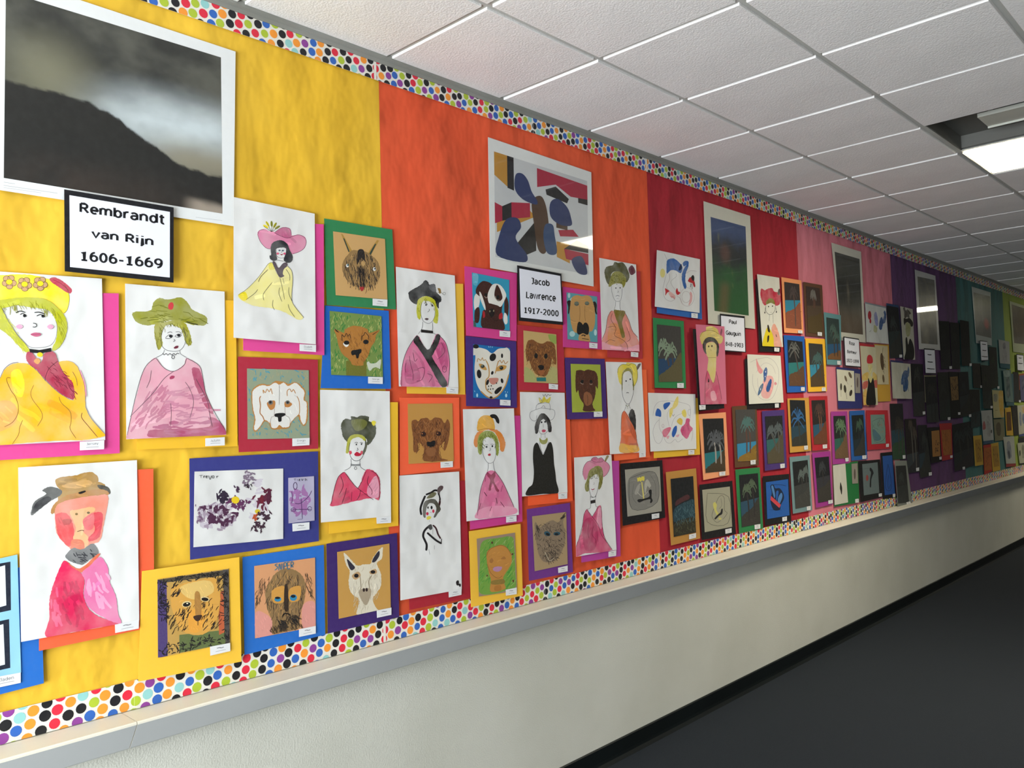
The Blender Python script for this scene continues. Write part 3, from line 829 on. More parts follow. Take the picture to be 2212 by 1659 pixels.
label_sign('far name sign under the red-patched print', ZV, (1535,250, 1650,265, 1668,562, 1555,568), (1543,262, 1648,275, 1664,550, 1560,555),
           [('', (1570,298, 1630,304, 1630,326, 1570,320)), ('', (1575,390, 1635,396, 1635,418, 1575,412)), ('', (1565,485, 1655,492, 1655,514, 1565,506))], 2)
def pic_tan(s, t): return mixc(lin('4a3f30'), lin('75644a'), fbm(s*4, t*5, 61))
poster('brown-toned art print on the lime paper at the right edge', ZU, (1990,780, 2300,880, 2330,1600, 2050,1560), (2022,832, 2230,900, 2260,1450, 2062,1425), pic_tan, True, 12, 16, paper='b6bc94')
label_sign('name sign on the lime paper at the right edge', ZV, (2095,455, 2205,470, 2222,725, 2110,715), (2104,470, 2200,482, 2214,712, 2116,704),
           [('', (2130,508, 2175,512, 2175,532, 2130,528)), ('', (2125,590, 2190,596, 2190,618, 2125,612))], 2)

# ---- near artworks
YEL, PINK, RED, BLUE, PURP, ORG, GREEN, NAVY, MAG = 'e9b52c', 'd8478e', 'b8283c', '1f62b8', '472f7e', 'f0603a', '2f7d4c', '34377c', 'b03f92'
WHITE = 'dcdbd8'

art('portrait_painting', 'painted portrait in a yellow flowered hat and orange dress, pink card', 'painting', ZY,
    (WHITE, (-115,92, 830,158, 857,1472, -115,1520)), mat=(PINK, (-60,262, 967,278, 975,1580, -60,1640)), tg=((650,1487, 850,1474, 848,1548, 650,1557), 'Jersey'), parts=[
    ('painted_hat', ['w f3d40c -95 160 60 128 240 125 410 165 500 195 550 250 566 330 548 410 520 442 470 400 380 335 250 312 100 320 -95 350',
        'w b83048 405 158 450 148 520 185 582 240 578 276 545 270 480 228 420 186', 'l 8c2038 4 430 165 500 200 560 255', 'l 5a5a30 3 520 200 555 260 566 330 548 412 520 440']),
    ('painted_flowers', sum([[f'e c39a70 {cx+33*math.cos(a):.0f} {cy+34*math.sin(a):.0f} 27 24' for a in (0.3,1.5,2.8,4.0,5.2)] + [f'r 5a4030 3 {cx+33*math.cos(a):.0f} {cy+34*math.sin(a):.0f} 27 24' for a in (0.3,1.5,2.8,4.0,5.2)] + [f'e f0d020 {cx} {cy} 27 23', f'r 5a4030 2.5 {cx} {cy} 27 23'] for cx, cy in ((75,185),(200,203),(328,198))], [])),
    ('painted_hair', ['w b4b51c -90 360 100 318 250 310 380 330 470 395 530 470 547 560 525 650 480 720 430 745 430 710 455 660 465 560 440 470 380 412 250 392 150 376 80 380 20 402 60 490 130 600 200 680 240 748 200 752 140 692 60 612 -90 500',
        'h 8c8c18 60 60 5 70 25 -60 380 250 330 440 400 520 500 520 640 450 720 470 560 430 460 250 380 40 395', 'h d2cf48 40 50 5 60 25 -60 420 40 440 200 700 180 730 60 600 -60 480']),
    ('painted_face', ['l 6a6a70 3 20 402 70 505 130 600 180 660 240 712 300 722 400 706 450 650 466 560 455 500', 'l 18181a 7 128 436 165 422 206 434', 'l 18181a 6 163 452 186 441 216 464', 'e 121214 200 460 13 13',
        'l 18181a 7 280 434 320 431 362 446', 'l 18181a 6 298 463 330 450 368 470', 'e 121214 350 463 13 12', 'l 3a3a3c 6 268 520 293 526 298 542 285 553 266 551', 'w e39ab8 130 548 158 530 187 548 160 568', 'w e39ab8 383 550 410 530 438 550 410 570',
        'f c0607e 248 612 285 597 333 606 322 625 285 630', 'l 8a3a58 3 250 612 290 612 331 607']),
    ('painted_dress', ['w f2ae1c -95 1050 0 970 40 895 110 852 215 850 300 910 380 1000 480 1090 600 1148 560 1000 500 890 480 838 560 828 625 870 672 980 692 1080 697 1200 742 1300 855 1425 850 1442 700 1470 400 1482 100 1506 -95 1518',
        'w f4cc14 90 930 160 900 200 1010 180 1120 120 1090', 'w f1a040 -60 1200 60 1150 140 1220 110 1350 -60 1400', 'l 5a4420 4 85 968 60 965 55 990 90 1070 125 1120 150 1200 140 1270 100 1330 35 1366', 'l 7a5c28 4 275 1025 250 1090 270 1150 330 1230 345 1290 305 1360',
        'l 7a5c28 4 185 1310 160 1370 150 1430 100 1505', 'l 7a5c28 4 480 1120 500 1170 570 1240 580 1320 570 1380 620 1460', 'l 6a4a30 5 670 1250 665 1290 720 1360 795 1450', 'l 6a5a40 4 590 915 620 970 630 1030', 'l 58505a 4 0 970 35 895 90 850 150 840', 'l 8a8a90 4 695 1200 745 1300 855 1425', 'l d890a8 9 650 900 690 1010 702 1120']),
    ('painted_scarf', ['w a62a46 212 800 222 758 255 755 290 800 320 845 345 820 358 775 400 742 450 768 472 830 520 930 592 1008 604 1130 560 1132 480 1082 380 992 300 902 232 850', 'h 7a1c34 26 60 7 45 20 380 860 470 860 590 1050 560 1110 440 1010', 'l 4a1a28 4 470 830 400 890 370 960 368 990', 'w d08a30 275 830 305 805 330 830 305 855',
        'p 141416 238 730 320 740 415 722 420 752 330 766 246 760', 'e e6c820 325 777 24 19'])])

art('portrait_painting', 'painted portrait in an olive hat and mauve dress, under the 1606 sign', 'painting', ZBB,
    (WHITE, (1068,840, 1916,908, 1930,2130, 1078,2168)), mat=(YEL, (1165,950, 2012,985, 2028,2228, 1170,2256)), tg=((1752,2160, 1918,2150, 1918,2220, 1752,2228), 'Autumn'), parts=[
    ('painted_hat', ['w 8c8c1e 1130 1110 1150 1080 1280 1070 1310 1000 1360 962 1430 976 1540 958 1600 1000 1640 1060 1740 1110 1770 1150 1740 1197 1620 1185 1500 1150 1380 1170 1260 1197 1170 1170', 'h 6e7018 26 90 8 10 20 1160 1110 1400 1020 1720 1130 1600 1170 1300 1170', 'f c23a3e 1435 1030 1448 1005 1470 1000 1482 1025 1470 1060 1442 1058', 'l 2c2c18 8 1590 1165 1640 1180 1690 1190']),
    ('painted_hair', ['w 9a9630 1330 1180 1400 1170 1500 1150 1580 1180 1622 1270 1636 1350 1610 1368 1580 1330 1550 1235 1480 1192 1410 1202 1380 1280 1386 1360 1350 1406 1326 1320 1315 1240', 'h 6a6820 50 40 5 80 30 1330 1200 1480 1170 1600 1230 1620 1350 1590 1340 1550 1230 1400 1210 1350 1390']),
    ('painted_face', ['l 404044 3.5 1400 1212 1375 1290 1382 1370 1430 1410 1520 1415 1570 1370 1586 1290 1562 1215', 'l 303034 4 1410 1305 1440 1278 1475 1285 1450 1308 1412 1308', 'e 1a1a1e 1456 1288 14 13', 'l 303034 4 1490 1290 1520 1270 1548 1280 1525 1298 1492 1292', 'e 1a1a1e 1525 1281 14 12', 'l 404044 4 1428 1262 1450 1252 1470 1258', 'l 404044 4 1498 1252 1530 1252 1548 1268', 'l 404044 4 1482 1315 1494 1325 1478 1335', 'f 6c2436 1482 1388 1500 1372 1522 1372 1515 1390 1492 1395']),
    ('painted_necklace', ['l 303034 5 1388 1432 1400 1448 1418 1436 1432 1450 1450 1436 1466 1450 1482 1436 1498 1448 1512 1434 1530 1440', 'l 303034 5 1476 1450 1464 1468 1478 1482 1490 1466 1478 1450', 'l 505054 3.5 1402 1405 1388 1440 1330 1472', 'l 505054 3.5 1535 1412 1542 1440 1592 1472']),
    ('painted_dress', ['w d79aa8 1330 1472 1260 1530 1210 1620 1180 1740 1150 1850 1110 2000 1085 2120 1082 2162 1300 2160 1600 2150 1920 2130 1905 2080 1820 1940 1750 1740 1730 1640 1700 1540 1592 1475 1570 1530 1480 1586 1400 1560', 'w a84868 1262 2112 1300 2088 1500 2078 1780 2060 1780 1980 1870 2010 1926 2092 1922 2126 1600 2146 1290 2152', 'hw bd7088 34 110 22 -50 14 1108 2010 1240 1850 1330 1770 1400 1850 1330 2050 1110 2120', 'w a84a66 1640 1560 1700 1570 1730 1660 1760 1780 1820 1940 1770 1920 1680 1740 1650 1640', 'hw c07c92 40 130 18 -5 10 1380 1760 1560 1720 1680 1800 1720 1980 1420 2040 1360 1900', 'hw b0587a 20 150 20 0 8 1300 2040 1700 2020 1740 2100 1320 2120', 'f a03858 1448 1640 1465 1625 1490 1630 1480 1650 1452 1655',
        'l 50404a 4 1110 1975 1300 1780 1400 1650 1480 1590', 'l 50404a 3.5 1580 1680 1620 1740 1652 1850 1620 1985', 'l 50404a 3.5 1455 1860 1462 1940 1455 2050', 'l 50404a 4 1670 1650 1735 1770 1775 1860 1790 1960 1812 2060', 'l 50404a 4 1330 1472 1255 1530 1205 1630 1150 1830 1085 2130', 'l 50404a 4 1592 1475 1700 1540 1730 1640 1770 1820 1920 2090', 'l 50404a 4 1330 1475 1400 1560 1480 1588 1565 1540 1592 1478', 'l 50404a 3.5 1290 1580 1280 1660 1250 1730'])])

art('portrait_painting', 'painted portrait in a pink hat with black curls and yellow gown', 'painting', ZE, lay=1,
    sheet=(WHITE, (130,135, 1052,325, 1065,1812, 130,1735)), mat=(PINK, (240,400, 1155,445, 1162,1935, 240,1880)), tg=((880,1808, 1068,1818, 1066,1898, 880,1886), 'Elizabeth'), parts=[
    ('painted_hat', ['w d27c9c 402 560 420 515 480 500 550 530 590 540 680 480 770 495 790 570 870 562 940 590 958 650 930 720 860 765 790 780 700 700 640 640 560 720 500 715 440 650', 'w b85a80 600 535 690 485 770 500 785 590 740 600 660 570', 'l 5a2a40 5 590 540 660 575 740 602 800 582 870 565 930 590 957 645 930 720 860 765 800 778', 'l 5a2a40 4 405 560 425 515 480 502', 'l 5a2a40 4 600 535 680 484 770 496 788 570', 'l 5a2a40 4 402 560 435 645 500 715 560 725']),
    ('painted_plume', sum([[f'e {c} {x} {y} 34 13 {r}', f'r 404020 0 {x} {y} 10 10'] for x, y, r, c in ((495,470,.5,'e6d020'),(515,440,1.0,'d8c828'),(562,440,1.5,'8a8a20'),(600,455,2.1,'a8a020'),(628,480,2.6,'8c8a38'))], []) + ['l 404020 4 470 465 520 500 560 530', 'l 404020 4 500 412 530 470 560 530', 'l 404020 4 562 408 565 470 560 530', 'l 404020 4 618 425 590 480 562 530', 'l 404020 4 660 462 610 500 562 532']),
    ('painted_hair', ['w 26262a 552 710 570 660 630 628 690 632 740 670 770 740 800 800 795 860 760 885 715 872 700 840 725 760 720 715 650 712 612 730 615 800 625 840 590 862 545 840 540 800 556 790']),
    ('painted_face', ['l 505054 3.5 616 740 614 790 640 822 680 828 722 810 728 730', 'e 506070 652 742 13 9', 'e 506070 690 744 13 9', 'l 505054 3 672 752 680 765 668 768', 'w d05070 615 778 632 765 648 778 632 792', 'w d05070 695 778 708 765 724 778 708 792', 'f 902838 655 780 672 785 692 778 676 798', 'l 404044 4 610 850 650 856 700 866']),
    ('painted_dress', ['w e4d98c 570 885 530 890 480 950 400 1060 280 1180 180 1250 225 1310 360 1372 560 1400 720 1450 860 1530 920 1500 830 1380 790 1300 800 1080 790 980 740 920 700 960 660 1050 620 1000', 'w e6d020 185 1250 260 1215 290 1290 235 1315', 'w dccf50 530 895 575 890 600 950 540 960', 'w 3a2030 572 885 600 870 640 940 690 890 730 880 742 915 700 960 690 1010 705 1035 660 1050 630 1010', 'l 3c3c40 4 570 880 525 895 480 955 400 1062 280 1182 180 1250', 'l 3c3c40 4 742 920 790 975 803 1080 792 1300 840 1400 930 1508', 'l 4a4a40 4.5 655 1050 680 1150 710 1300', 'l 4a4a40 5 655 1165 645 1230 680 1325', 'l 4a4a40 5 570 1105 500 1190 465 1250 475 1310', 'l 4a4a40 5 405 1185 370 1230 275 1300', 'l 4a4a40 5 690 1060 705 1120', 'l 4a4a40 5 725 955 765 1020 768 1085', 'l 4a4a40 5 760 1160 760 1240 800 1330', 'l 4a4a40 5 580 1305 572 1370 595 1420', 'l 4a4a40 5 750 1355 770 1420 825 1500', 'l 5a4a38 6 520 960 440 1040 412 1100'])])

art('animal_drawing', 'crayon drawing of a striped horned animal on a green card', 'drawing', ZE,
    ('c29a62', (1262,525, 1852,612, 1880,1300, 1292,1252)), mat=(GREEN, (1160,378, 1935,505, 1978,1415, 1190,1362)), tg=((1712,1290, 1880,1302, 1878,1382, 1712,1368), ''), smat='card', tilt=0.002, parts=[
    ('drawn_horns*', ['p a8823a 1350 550 1372 560 1478 745 1440 770', 'p 2c3c34 1375 600 1392 610 1450 755 1436 760', 'p a8823a 1785 630 1760 625 1660 770 1690 800', 'p 2c3c34 1752 672 1740 664 1672 780 1688 800']),
    ('drawn_head', ['fc 8e6f44 1380 860 1440 780 1480 740 1560 745 1640 760 1700 800 1770 870 1798 980 1780 1080 1710 1155 1580 1162 1480 1140 1400 1050 1365 950', 'hc 2a2420 150 70 7 84 14 1390 860 1480 760 1640 765 1770 880 1790 1050 1700 1150 1500 1140 1400 1040', 'hc b8935c 70 60 6 84 14 1390 860 1480 760 1640 765 1770 880 1790 1050 1700 1150 1500 1140 1400 1040', 'fc 241c18 1545 745 1610 742 1625 860 1600 840 1580 830 1560 860 1535 900', 'fc b8935c 1580 880 1602 865 1622 900 1600 920', 'h 1c1816 40 90 7 86 6 1550 920 1620 930 1630 1100 1570 1120', 'e dcdcd8 1425 915 16 20', 'e 3a5a60 1432 908 12 12', 'e dcdcd8 1732 955 17 22', 'e 40454c 1738 950 9 12', 'f a82a2c 1565 1162 1612 1160 1600 1200 1580 1198'])])

art('dog_drawing', 'pastel drawing of a fox-brown dog with a white bone, blue card', 'drawing', ZF,
    ('6f8844', (1222,-150, 1812,-90, 1828,602, 1240,578)), mat=(BLUE, (1170,-212, 1895,-150, 1920,738, 1120,730)), tg=((1660,600, 1828,604, 1827,682, 1660,676), 'George'), smat='card', tilt=0.002, parts=[
    ('drawn_grass', ['hc 2f7a34 150 50 9 95 30 1230 -140 1810 -80 1820 590 1245 565', 'hc a3aa62 120 45 9 95 30 1230 -140 1810 -80 1820 590 1245 565', 'pc 6a6a22 1410 420 1640 400 1640 592 1410 585']),
    ('drawn_head', ['fc a8702e 1275 75 1290 60 1380 100 1400 60 1500 20 1640 50 1680 100 1790 65 1750 130 1740 190 1690 270 1660 360 1610 430 1600 470 1490 465 1450 410 1360 330 1320 230 1300 140', 'hc 8a5a22 70 50 8 80 40 1380 90 1640 60 1720 200 1600 440 1480 440 1340 250', 'f 241a12 1275 48 1330 95 1300 85', 'f 241a12 1780 75 1720 120 1710 118 1750 92', 'l 241a12 7 1365 190 1362 120 1390 145 1412 105 1430 140 1450 115 1462 165', 'l 241a12 7 1585 190 1590 140 1612 125 1625 95 1650 120 1665 140 1662 180', 'f e0ddd4 1375 225 1400 205 1440 235 1410 262', 'e 141212 1415 212 32 24', 'e 141212 1635 203 32 26', 'f 121010 1466 325 1480 300 1530 292 1580 285 1582 320 1560 345 1550 385 1530 388 1515 350 1480 355']),
    ('drawn_bone', ['fc c3c8b4 1645 440 1670 425 1685 445 1740 445 1775 420 1800 400 1808 430 1800 480 1795 510 1770 500 1745 492 1710 505 1690 530 1665 520 1655 480'])])

art('dog_drawing', 'drawing of a white spaniel-eared dog on a crimson card', 'drawing', ZF,
    ('8b957c', (283,505, 985,525, 995,1297, 290,1310)), mat=('a8283a', (180,370, 1088,405, 1092,1418, 188,1458)), tg=((798,1302, 995,1295, 993,1378, 798,1390), 'Diego'), smat='card', tilt=0.002, parts=[
    ('drawn_background', ['hc 4a92a4 130 50 12 60 60 290 520 980 535 985 1290 295 1300', 'hc a29a78 110 40 10 70 60 290 520 980 535 985 1290 295 1300']),
    ('drawn_head', ['fc b27a3c 335 770 395 700 460 680 540 690 600 650 690 655 760 680 830 660 900 700 950 770 940 860 975 900 970 1090 930 1160 880 1100 860 1050 790 1120 760 1180 690 1190 620 1200 560 1190 530 1130 480 1110 430 1180 380 1225 350 1190 365 1080 340 960', 'fc dad7d0 345 780 400 715 460 695 530 705 600 668 650 690 700 668 750 705 830 670 890 715 935 775 925 860 960 905 955 1090 925 1145 895 1095 875 1030 790 1105 760 1165 690 1175 650 1150 610 1185 560 1175 540 1125 480 1095 425 1170 385 1208 362 1185 378 1080 352 960']),
    ('drawn_lines', ['l b07838 9 470 790 465 750 490 780 510 740 535 770 555 735 570 800', 'l b07838 9 740 820 740 760 770 740 790 770 810 745 835 790', 'l a86a34 11 440 820 425 850 435 930 430 1010 460 1050 480 1100', 'l b07838 8 850 820 875 880 880 1000 860 1050', 'l 4a4038 4 650 690 652 800 648 920', 'l 9a8a80 5 545 1120 560 1060 590 1045 595 960', 'l 9a8a80 5 775 1110 760 1060 720 1035 712 930']),
    ('drawn_face', ['fc b4773c 508 910 530 880 590 870 605 900 590 960 545 975', 'fc b4773c 708 900 720 880 770 890 795 912 760 945 715 940', 'e 6c6a66 550 893 28 26', 'e 1c1a1a 548 890 15 15', 'e 6c6a66 744 890 26 22', 'e 1c1a1a 744 892 14 13', 'f 141212 595 1040 605 1020 660 1012 710 1015 718 1035 690 1052 676 1060 672 1105 640 1108 632 1062 605 1055', 'l b07838 6 545 1110 560 1180 620 1195 650 1150 690 1190 760 1175 775 1110'])])

art('portrait_painting', 'painted portrait in a dark green hat with rosy cheeks and red dress', 'painting', (400,840,3.456),
    (WHITE, (1008,7, 1527,17, 1537,950, 1014,998)), mat=(YEL, (1075,95, 1588,100, 1592,1022, 1075,1082)), tg=((1428,960, 1537,950, 1537,1000, 1430,1007), ''), lay=1, parts=[
    ('painted_hat', ['w 3c3f26 1165 300 1168 250 1200 222 1235 230 1240 205 1285 212 1310 200 1370 208 1372 240 1415 262 1425 330 1395 390 1360 420 1348 370 1260 350 1215 395 1180 360', 'w 6a6c34 1240 240 1310 225 1360 250 1330 300 1270 310', 'w e0d020 1392 245 1410 238 1425 250 1412 275 1398 268']),
    ('painted_hair', ['w a8a630 1218 370 1258 340 1320 345 1350 378 1342 390 1300 362 1255 370 1232 400 1222 470 1200 478 1205 420', 'w 4a4a28 1345 380 1358 430 1335 490 1322 478 1340 430']),
    ('painted_face', ['l 404044 3.5 1232 400 1222 450 1235 505 1262 535 1295 535 1325 505 1342 440 1345 390', 'e 202024 1278 415 5 7', 'l 303034 3 1265 405 1278 398 1290 406', 'e 202024 1316 412 5 7', 'l 303034 3 1302 404 1316 398 1326 408', 'l 303034 3.5 1285 440 1290 455 1280 460', 'w c82040 1224 470 1238 462 1244 480 1230 490', 'w c82040 1308 470 1322 462 1326 482 1312 490', 'f b81c38 1262 488 1282 470 1300 480 1318 484 1305 500 1275 502', 'l 505054 3 1238 520 1236 580 1190 610', 'l 505054 3 1305 525 1308 580 1352 612', 'l 303034 4 1234 562 1270 566 1310 562', 'l 303034 4 1234 570 1270 574 1310 570', 'r 303034 3 1272 592 9 10']),
    ('painted_dress', ['w cc3a5c 1190 622 1150 650 1120 720 1095 820 1088 875 1190 858 1310 830 1400 815 1450 825 1455 700 1435 640 1390 605 1345 612 1290 738 1240 690', 'w d890a4 1360 740 1420 650 1448 720 1440 810 1370 800', 'l 5a1c30 4 1192 625 1240 690 1288 742 1405 828', 'l 5a1c30 4 1350 615 1320 690 1290 740', 'l 5a1c30 4 1160 650 1180 720 1150 790', 'l 5a1c30 4 1205 740 1190 800 1170 855', 'l 5a1c30 4 1245 770 1240 835', 'l 5a1c30 4 1310 755 1300 800 1280 832', 'l 5a1c30 4 1370 650 1360 700 1395 760 1390 790', 'l 5a1c30 4 1385 610 1430 640 1452 710 1448 825', 'l 5a1c30 4 1190 620 1145 655 1115 740 1090 860'])])

art('handprint_board', 'navy card with a purple-splotched handprint sheet and small print', 'artwork', ZG,
    ('d4d3d0', (70,203, 732,180, 732,705, 62,768)), mat=(NAVY, (32,105, 992,52, 998,722, 37,862)), tg=((800,592, 928,580, 928,636, 802,650), ''), tilt=0.003, parts=[
    ('handprint', ['b bdb4bc 30 34 100 470 220 440 330 430 380 560 260 640 110 600', 'b c4bcc4 16 30 430 230 520 220 640 380 600 560 500 600', 'b 9a8a98 36 24 90 470 200 440 330 420 380 560 260 640 110 600', 'b 4a2440 46 21 110 470 240 430 330 480 400 530 330 600 190 610', 'b 2a1c30 24 20 230 390 260 350 310 360 320 410 260 430', 'b 5a2a50 30 18 300 420 360 380 480 430 460 490 340 470', 'b 7a6a7a 30 14 420 260 440 200 510 200 530 280 460 330', 'b 2c2028 12 9 430 300 500 300 500 340', 'b 5c1c34 30 19 500 380 540 440 580 330 630 340 640 440 600 490 520 450', 'e 6c1828 572 410 14 34', 'f 501830 620 330 640 350 640 420 620 450 608 420', 'e d8b81c 375 415 30 27', 'e c8b020 540 500 20 16', 'b 3a2230 36 16 480 640 500 560 560 500 640 500 600 580 580 650', 'b b04a24 8 14 495 545 530 520 530 560', 'b 402840 12 10 360 310 400 320 395 360', 'b 70506c 24 8 70 450 120 480 80 600 130 560']),
    ('lettering', [f'l 1c1c20 4 {s}' for s in ('104 232 130 230', '117 231 118 250', '138 234 140 250 138 240 150 234', '154 242 166 240 162 234 154 240 158 250 168 248', '174 232 186 262 196 232', '200 242 206 234 216 238 214 250 204 250 200 242', '234 236 236 250 236 240 248 236')])],
    extra=[('a8a2b8', (770,250, 962,237, 966,568, 772,590), [
        ('printed_plant', ['b 9a6a9c 40 26 790 340 900 330 940 440 890 530 800 500', 'l 4a2a5c 5 865 400 870 470 875 555', 'l 4a2a5c 5 790 490 865 485 940 485', 'r 4a2a5c 4 808 488 18 14', 'r 4a2a5c 4 930 480 14 16', 'l 4a2a5c 5 820 440 860 440 920 390 945 345', 'l 4a2a5c 5 795 350 800 400 795 440', 'r 3a2448 5 822 310 14 26', 'l 4a2a5c 4 838 560 876 558']),
        ('lettering', [f'l 1c1c20 4 {s}' for s in ('810 258 828 256', '820 257 820 272', '836 258 838 270', '846 262 858 260 848 270 860 270', '868 256 874 270 882 256', '892 262 898 256 902 266 894 270', '908 258 910 270')])])])

art('portrait_painting', 'loose painting of a red-faced figure in a tan hat and crimson dress', 'painting', (0,990,3.614),
    (WHITE, (142,72, 1069,14, 1087,1264, 165,1434)), mat=(ORG, (305,126, 1197,82, 1205,1314, 305,1504)), tg=((897,1299, 1085,1257, 1083,1329, 900,1364), ''), lay=1, parts=[
    ('painted_hat', ['w ab8648 470 240 560 200 770 185 830 225 830 280 640 300 480 350 440 390 450 330', 'w a8803e 432 180 470 150 600 130 700 105 760 140 770 190 800 225 740 230 690 215 610 250 480 250', 'w c89a58 480 220 560 190 680 170 720 200 600 235', 'w 5a5a58 330 250 400 220 480 250 470 290 400 330 330 380 260 440 240 430 270 340 360 280', 'w 26262a 250 430 280 350 360 300 400 320 320 390', 'w 3a3428 760 210 830 218 860 250 855 280 800 260', 'w b07a3a 395 420 430 350 520 290 640 260 780 240 850 270 800 300 600 310 480 360 420 430', 'f 1a1614 612 268 660 252 668 262 630 278']),
    ('painted_face', ['w e08a74 430 400 470 350 600 310 760 290 840 290 838 380 810 520 780 640 700 680 640 740 570 720 540 700 450 600 432 500', 'w d84a4c 434 440 520 430 570 520 575 620 540 690 460 610 440 520', 'w e2b07c 545 420 600 400 720 380 740 410 690 450 650 560 690 620 680 690 600 720 570 640 590 540', 'w d4404c 720 440 800 430 790 560 770 620 700 650 690 620 740 560', 'w dc6a6c 655 470 730 430 728 540 680 560 650 520', 'w d8704c 560 640 640 640 660 700 620 735 560 720', 'e 8a7048 597 435 11 9', 'e 7a6a50 690 425 12 9', 'l 5a3a28 5 602 572 640 562 655 568', 'w b83a38 490 480 550 475 545 510 500 520']),
    ('painted_scarf', ['w 6c6c6c 520 745 570 700 640 710 720 665 765 720 760 760 700 790 640 830 560 810 512 775', 'h 3c3c40 20 40 10 30 40 540 730 740 700 740 750 640 810 540 780', 'w d8643c 515 800 620 860 760 750 770 765 640 890 540 830']),
    ('painted_dress', ['w d42052 500 800 560 850 640 900 660 960 650 1060 690 1170 780 1240 930 1290 780 1320 560 1360 360 1392 385 1250 385 1130 400 1040 440 920', 'w dc70a0 640 895 700 840 780 770 840 850 855 960 905 1080 920 1200 940 1290 800 1240 690 1160 655 1060 665 960', 'hw e4507a 10 120 24 80 12 390 1180 420 1000 470 1040 490 1200 440 1280', 'hw e69abc 14 120 26 70 16 700 880 780 820 830 900 840 1060 760 1100 690 980', 'hw bc1648 16 130 26 75 20 480 960 600 940 640 1080 600 1250 480 1240'])])

art('lion_drawing', 'dense crayon drawing of a shaggy lion face on a yellow card', 'drawing', ZD, lay=2,
    sheet=('b8924c', (1228,185, 1785,102, 1797,682, 1232,800)), mat=('edbb3a', (1108,122, 1868,12, 1885,828, 1080,985)), tg=((1640,712, 1797,682, 1798,746, 1642,782), ''), smat='card', tilt=0.002, parts=[
    ('drawn_border', ['pc 4a3a6c 1230 190 1300 180 1310 790 1234 796', 'pc 4a4030 1230 190 1785 108 1785 150 1300 210', 'pc 4a4440 1740 112 1785 108 1795 680 1755 690', 'pc 5e6a3c 1400 620 1760 580 1760 690 1400 760', 'pc b85a34 1700 300 1745 270 1752 600 1710 620', 'hc 1c1816 90 40 8 0 180 1232 190 1785 110 1785 150 1320 215 1290 330 1240 330', 'hc 1c1816 90 36 8 0 180 1300 700 1790 620 1795 680 1240 795', 'hc 1c1816 70 36 7 0 180 1745 130 1785 120 1792 670 1755 660', 'hc 1c1420 50 40 8 0 180 1234 330 1300 320 1310 500 1240 500']),
    ('drawn_face', ['fc d09a44 1340 250 1420 220 1560 190 1680 180 1720 300 1700 480 1620 600 1500 620 1400 560 1340 400', 'fc d8b468 1400 260 1500 210 1640 200 1660 290 1500 340', 'fc dc9a3a 1480 440 1560 420 1600 500 1560 590 1480 590', 'h 201812 26 55 6 -60 20 1320 470 1420 460 1440 600 1330 610', 'h 201812 14 45 6 -60 18 1400 460 1460 420 1480 480 1420 520', 'h 201812 14 45 6 -65 18 1500 400 1560 360 1650 380 1640 440 1520 460', 'h 201812 26 50 6 -60 16 1580 480 1700 420 1710 560 1580 600', 'h 201812 20 50 7 -50 18 1320 260 1380 240 1380 330 1330 330', 'h 201812 12 50 6 -70 18 1690 200 1740 190 1740 280 1700 290', 'fc a87838 1520 300 1560 300 1570 470 1530 480', 'e d8c088 1457 380 38 24 -.2', 'e 141010 1457 382 30 17 -.2', 'e d8c088 1600 340 36 20 .1', 'e 141010 1600 342 28 14 .1', 'e e0d8b8 1462 374 8 5', 'f 3a2418 1510 475 1575 465 1560 505 1530 510', 'l 3a2418 6 1545 505 1545 545'])])

art('dog_drawing', 'pastel drawing of a brown blue-eyed dog lettered SNIPER, bright blue card', 'drawing', ZG,
    ('cf9468', (516,908, 970,845, 975,1360, 522,1448)), mat=('2468bc', (428,842, 1035,750, 1045,1420, 443,1572)), tg=((850,1380, 975,1355, 975,1412, 850,1438), ''), smat='card', tilt=0.002, parts=[
    ('drawn_background*', ['wc d49084 530 1250 640 1300 640 1430 530 1440', 'wc d49084 880 1200 965 1180 968 1350 880 1370']),
    ('drawn_head', ['fc 8a6c44 640 1010 690 950 760 925 840 950 890 1010 900 1100 880 1200 850 1270 850 1370 740 1400 650 1412 650 1320 610 1220 600 1100', 'hc 3a2c20 130 55 4 95 25 630 1010 760 935 880 1010 890 1150 850 1260 650 1280 600 1120', 'hc b88a50 60 40 5 95 25 640 1010 760 940 880 1040 880 1200 650 1260 610 1120', 'hc 4a3a28 30 60 4 100 20 545 1020 600 985 640 1000 580 1060 550 1180 530 1170', 'hc 4a3a28 26 55 4 75 20 890 960 940 980 950 1080 940 1150 900 1060', 'fc c89040 650 1090 740 1060 740 1170 660 1180', 'fc c89040 780 1080 860 1060 850 1160 780 1170', 'f 302218 742 1060 765 1060 770 1230 740 1230', 'e 2a80a8 692 1156 26 18 -.1', 'e 101418 690 1146 20 9', 'e 2a80a8 808 1144 27 24 -.2', 'e 101418 806 1134 18 11', 'l 18120e 10 725 1285 740 1265 755 1262 775 1268 782 1278', 'hc 1e1814 50 34 6 60 40 690 1310 740 1310 750 1350 720 1380 690 1350', 'hc 1e1814 40 34 6 60 40 780 1270 835 1270 840 1310 780 1340', 'hc 3a2c20 40 40 5 70 30 650 1350 850 1330 850 1370 650 1410']),
    ('lettering', [f'l 2a6a88 6 {s}' for s in ('690 892 670 900 690 920 668 940', '698 942 702 890 716 936 718 888', '728 888 730 932', '738 932 738 886 754 886 754 908 738 910', '780 880 762 882 764 928 784 924', '764 904 780 902', '790 922 790 878 806 882 804 900 790 902 808 918')])])

